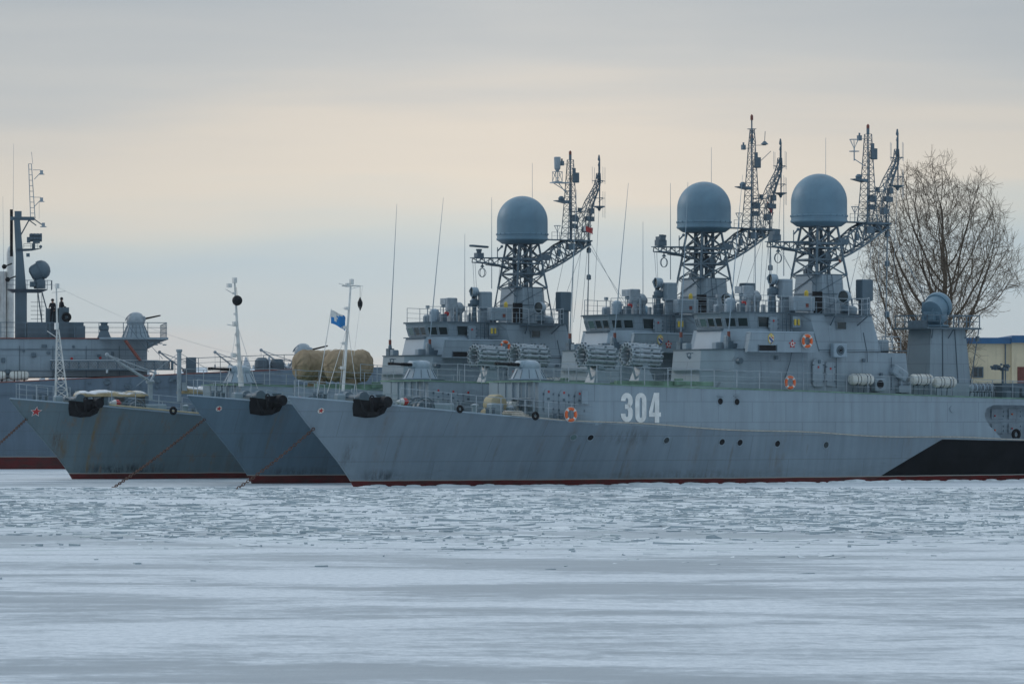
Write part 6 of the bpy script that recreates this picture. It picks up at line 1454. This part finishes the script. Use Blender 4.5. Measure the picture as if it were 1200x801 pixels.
def crown_tree(base, label, seed):
    """branches grown towards points scattered through a rounded crown, several stems from one stool"""
    rg = np.random.default_rng(seed); Z = [2.5,6,10,15,19,22,24.4]; Wd = [2.5,5.0,6.6,7.1,5.9,4.0,.6]
    pts = []
    while len(pts) < 6200:
        z = rg.uniform(3.0, 24.4); w = np.interp(z, Z, Wd); x, y = rg.uniform(-7.4,7.4,2)
        lobe = 1+.10*math.sin(x*1.3+z*.5)+.08*math.sin(y*1.7-z*.7)
        if math.hypot(x, y) > w*lobe: continue
        if z < 6 and rg.random() < .6: continue
        if x > 2.6 and z < 10.5: continue
        if x > 5.2 and z < 12.5: continue
        if z > 21.5 and abs(x-2.0) < 1.0: continue      # notch between the two tops
        pts.append((x,y,z))
    A_ = np.array(pts); nodes = []; par = []
    def add(p, q): nodes.append(np.array(p, float)); par.append(q); return len(nodes)-1
    for (x0, y0, tx, ty, h) in [(-.5,0,-.06,0,8),(.3,.2,.02,.05,9),(.9,-.1,.12,-.03,8),(-.8,.2,-.22,.08,7),(1.3,.1,.27,.05,6.5),(-.9,-.3,-.40,-.1,5),(.1,-.5,.05,-.25,6),(.2,.6,-.03,.25,6)]:
        k = add((x0,y0,0), -1); n = int(h/.45)
        for i in range(1, n+1): k = add((x0+tx*i*.45+.05*math.sin(i*.9+x0*5), y0+ty*i*.45+.05*math.cos(i*.7), i*.45), k)
    N = np.array(nodes); D2 = ((A_[:,None,:]-N[None])**2).sum(2); near_i = D2.argmin(1); near_d = D2.min(1)
    alive = np.ones(len(A_), bool); step = .42; par = list(par); nodes = list(N)
    kidn = {}
    for it in range(90):
        act = alive & (near_d < 30)
        if not act.any(): break
        grow = {}
        for a_i in np.nonzero(act)[0]: grow.setdefault(int(near_i[a_i]), []).append(a_i)
        new = []
        for k, al in grow.items():
            if sum(1 for q_ in kidn.get(k, ())) >= 3: continue
            v = A_[al]-nodes[k]; v = v/np.linalg.norm(v, axis=1)[:,None]; d = v.sum(0); n_ = np.linalg.norm(d)
            if n_ < .3: continue
            d = d/n_
            if par[k] >= 0: pv_ = nodes[k]-nodes[par[k]]; d = d+.55*pv_/max(1e-6,np.linalg.norm(pv_))
            d = d+np.array((0,0,.16))+rg.normal(0,.10,3); d /= np.linalg.norm(d); p = nodes[k]+d*step
            new.append((p, k))
        if not new: break
        o = len(nodes)
        for p, k in new: kidn.setdefault(k, []).append(len(nodes)); nodes.append(p); par.append(k)
        NN = np.array([p for p,_ in new]); D2 = ((A_[:,None,:]-NN[None])**2).sum(2); mi_ = D2.argmin(1); md = D2.min(1)
        better = md < near_d; near_i[better] = mi_[better]+o; near_d[better] = md[better]
        alive &= near_d > .40**2
    n = len(nodes); ch = [[] for _ in range(n)]
    for i, p in enumerate(par):
        if p >= 0: ch[p].append(i)
    r = np.zeros(n)
    for i in range(n-1, -1, -1): r[i] = max(.011, (sum(r[c]**2.2 for c in ch[i]))**(1/2.2)) if ch[i] else .011
    r = np.where(r > .045, r*1.45, r); r = np.minimum(r, .42); T = MB(); K = MB(); tips = 0
    starts = [i for i in range(n) if par[i] < 0]+[c for i in range(n) for c in sorted(ch[i], key=lambda q: -r[q])[1:]]
    for s_ in starts:
        line = [s_]; 
        if par[s_] >= 0: line = [par[s_], s_]
        while ch[line[-1]]: line.append(max(ch[line[-1]], key=lambda q: r[q]))
        rad = [float(r[q]) for q in line]
        if par[s_] >= 0: rad[0] = rad[1]
        (T if rad[0] > .05 else K).path([tuple(nodes[q]) for q in line], rad, 6 if rad[0] > .05 else 4)
    rnd = random.Random(seed)
    for i in range(n):
        if r[i] > .045: continue
        for _ in range(3 if not ch[i] else (1 if rnd.random() < .75 else 0)):
            d = Vector(nodes[i]-nodes[par[i]]).normalized() if par[i] >= 0 else Vector((0,0,1)); a = d.orthogonal().normalized(); a.rotate(Matrix.Rotation(rnd.uniform(0,2*PI),3,d)); g = rnd.uniform(.25,.75)
            e = (d*math.cos(g)+a*math.sin(g)+Vector((0,0,.25))).normalized(); L_ = rnd.uniform(.5,1.3); p = Vector(nodes[i]); q = p+e*L_*.5; e2 = (e+Vector((rnd.uniform(-.3,.3),rnd.uniform(-.3,.3),.25))).normalized()
            K.path([p, q, q+e2*L_*.5], [.012,.010,.009], 3)
    root_ = empty('bare_tree', base); T.build('trunk', 'bark', root_, True); K.build('crown', 'twig', root_)
    return tag(root_, label, 'tree')
tb = AT(1100,500,330)
crown_tree((tb.x,330,1.7), 'tall bare many-stemmed tree behind the stern of the nearest corvette', 21)
def small(px, Y, H_, seed, label, k=.8):
    b = AT(px,500,Y); tree((b.x,Y,1.7), H_, 3, [(0,0,.05,0,1,1),(.2,.1,.35,0,.85,.8),(-.2,.1,.38,PI,.85,.8),(0,-.2,.35,-1.5,.8,.7),(0,.2,.5,1.7,.7,.7)], label, seed, k, 'bare_shrub', ('bush','bush'), .09, 'bare shrubs on the quay')
small(1042,338,8.5,5,'brown bare shrub seen above the boat deck left of the radar tower'); small(1022,350,7.0,6,'lower brown bare shrub beside the exhaust box'); small(1062,352,8.0,8,'brown bare shrub directly left of the radar tower')

# ------------------------------------------------------------------ far shore across the ice: woods and roofs
M['rime'] = slabmat('frosted_wood', (.28,.33,.38), (.50,.55,.60), .9)
M['farwall'] = simple('far_wall', (.42,.42,.42), .9, .15, .05); M['farwall2'] = simple('far_wall_ochre', (.42,.36,.26), .9, .15, .05); M['farroof'] = simple('snowy_roof', (.66,.70,.75), .8, .1, .1)
rg = np.random.default_rng(17); m = MB()
for i in range(4000):
    X = rg.uniform(-650, 650); Y = rg.uniform(1430, 1600); h = rg.uniform(7, 20)*(.7+.5*math.sin(X*.05)**2); r = rg.uniform(1.6,4.2); z = 2.5; k = 6; a0 = rg.random()*6
    rings = []
    for f, w in ((0,.15),(.25,.7),(.55,1.0),(.8,.65),(1,.1)): rings.append([(X+r*w*math.cos(a0+2*PI*q/k)*rg.uniform(.7,1.2), Y+r*w*math.sin(a0+2*PI*q/k), z+h*f+rg.uniform(-.6,.6)) for q in range(k)])
    m.loft(rings)
o = m.build('far_woods', 'rime'); tag(o, kind='stuff')
names = ['pale block','ochre block','long low shed','narrow block']
k = 0
for px, wpx, top, mt, lab in ((214,11,434,'farwall','pale house with snowy roof on the far shore, left of the grey post'),(233,16,430,'farwall2','ochre house on the far shore between the post and the first boom'),(300,15,432,'farwall','pale house on the far shore between the two deck booms'),(327,12,429,'farwall2','ochre house on the far shore left of the rear gun'),(437,9,431,'farwall','pale house on the far shore right of the canvas covers'),(449,14,436,'farwall2','low ochre house on the far shore left of the wheelhouse'),(385,14,438,'farwall','house with snowy roof glimpsed under the canvas covers')):
    Y = 1424; a = AT(px,top,Y); w = wpx/F*Y; o = empty('shore_house', (a.x,Y,2.3)); z1 = a.z-2.3
    m = MB(); m.box((-w/2,-4,-1),(w/2,5,z1-2)); m.build('wall', mt, o)
    m = MB(); m.loft([[(-w/2-.4,-4.6,z1-2),(w/2+.4,-4.6,z1-2),(w/2+.4,5.6,z1-2),(-w/2-.4,5.6,z1-2)],[(-w/2-.4,.3,z1),(w/2+.4,.3,z1),(w/2+.4,.7,z1),(-w/2-.4,.7,z1)]]); m.build('roof', 'farroof', o)
    for i in range(max(2,int(w/3))):
        x = -w/2+1.2+i*(w-2.4)/max(1,int(w/3)-1) if int(w/3) > 1 else 0
        m = MB(); m.box((x-.5,-4.06,z1-5),(x+.5,-4.0,z1-3.4)); m.build('window', 'black', o)
    tag(o, lab, 'house', 'houses on the far shore')

# ------------------------------------------------------------------ cold air over the ice
hz = MB(); hz.box((-2600,-450,-9),(2600,2700,60)); ho = hz.build('haze', 'white'); ho.data.materials.clear()
hm = bpy.data.materials.new('haze_air'); hm.use_nodes = True; hn = hm.node_tree.nodes; hn.remove(hn['Principled BSDF'])
pv = hn.new('ShaderNodeVolumePrincipled'); pv.inputs['Color'].default_value = (.93,.96,1,1); pv.inputs['Density'].default_value = .00007; pv.inputs['Anisotropy'].default_value = .2
hm.node_tree.links.new(pv.outputs[0], hn['Material Output'].inputs['Volume']); ho.data.materials.append(hm); tag(ho, kind='stuff')
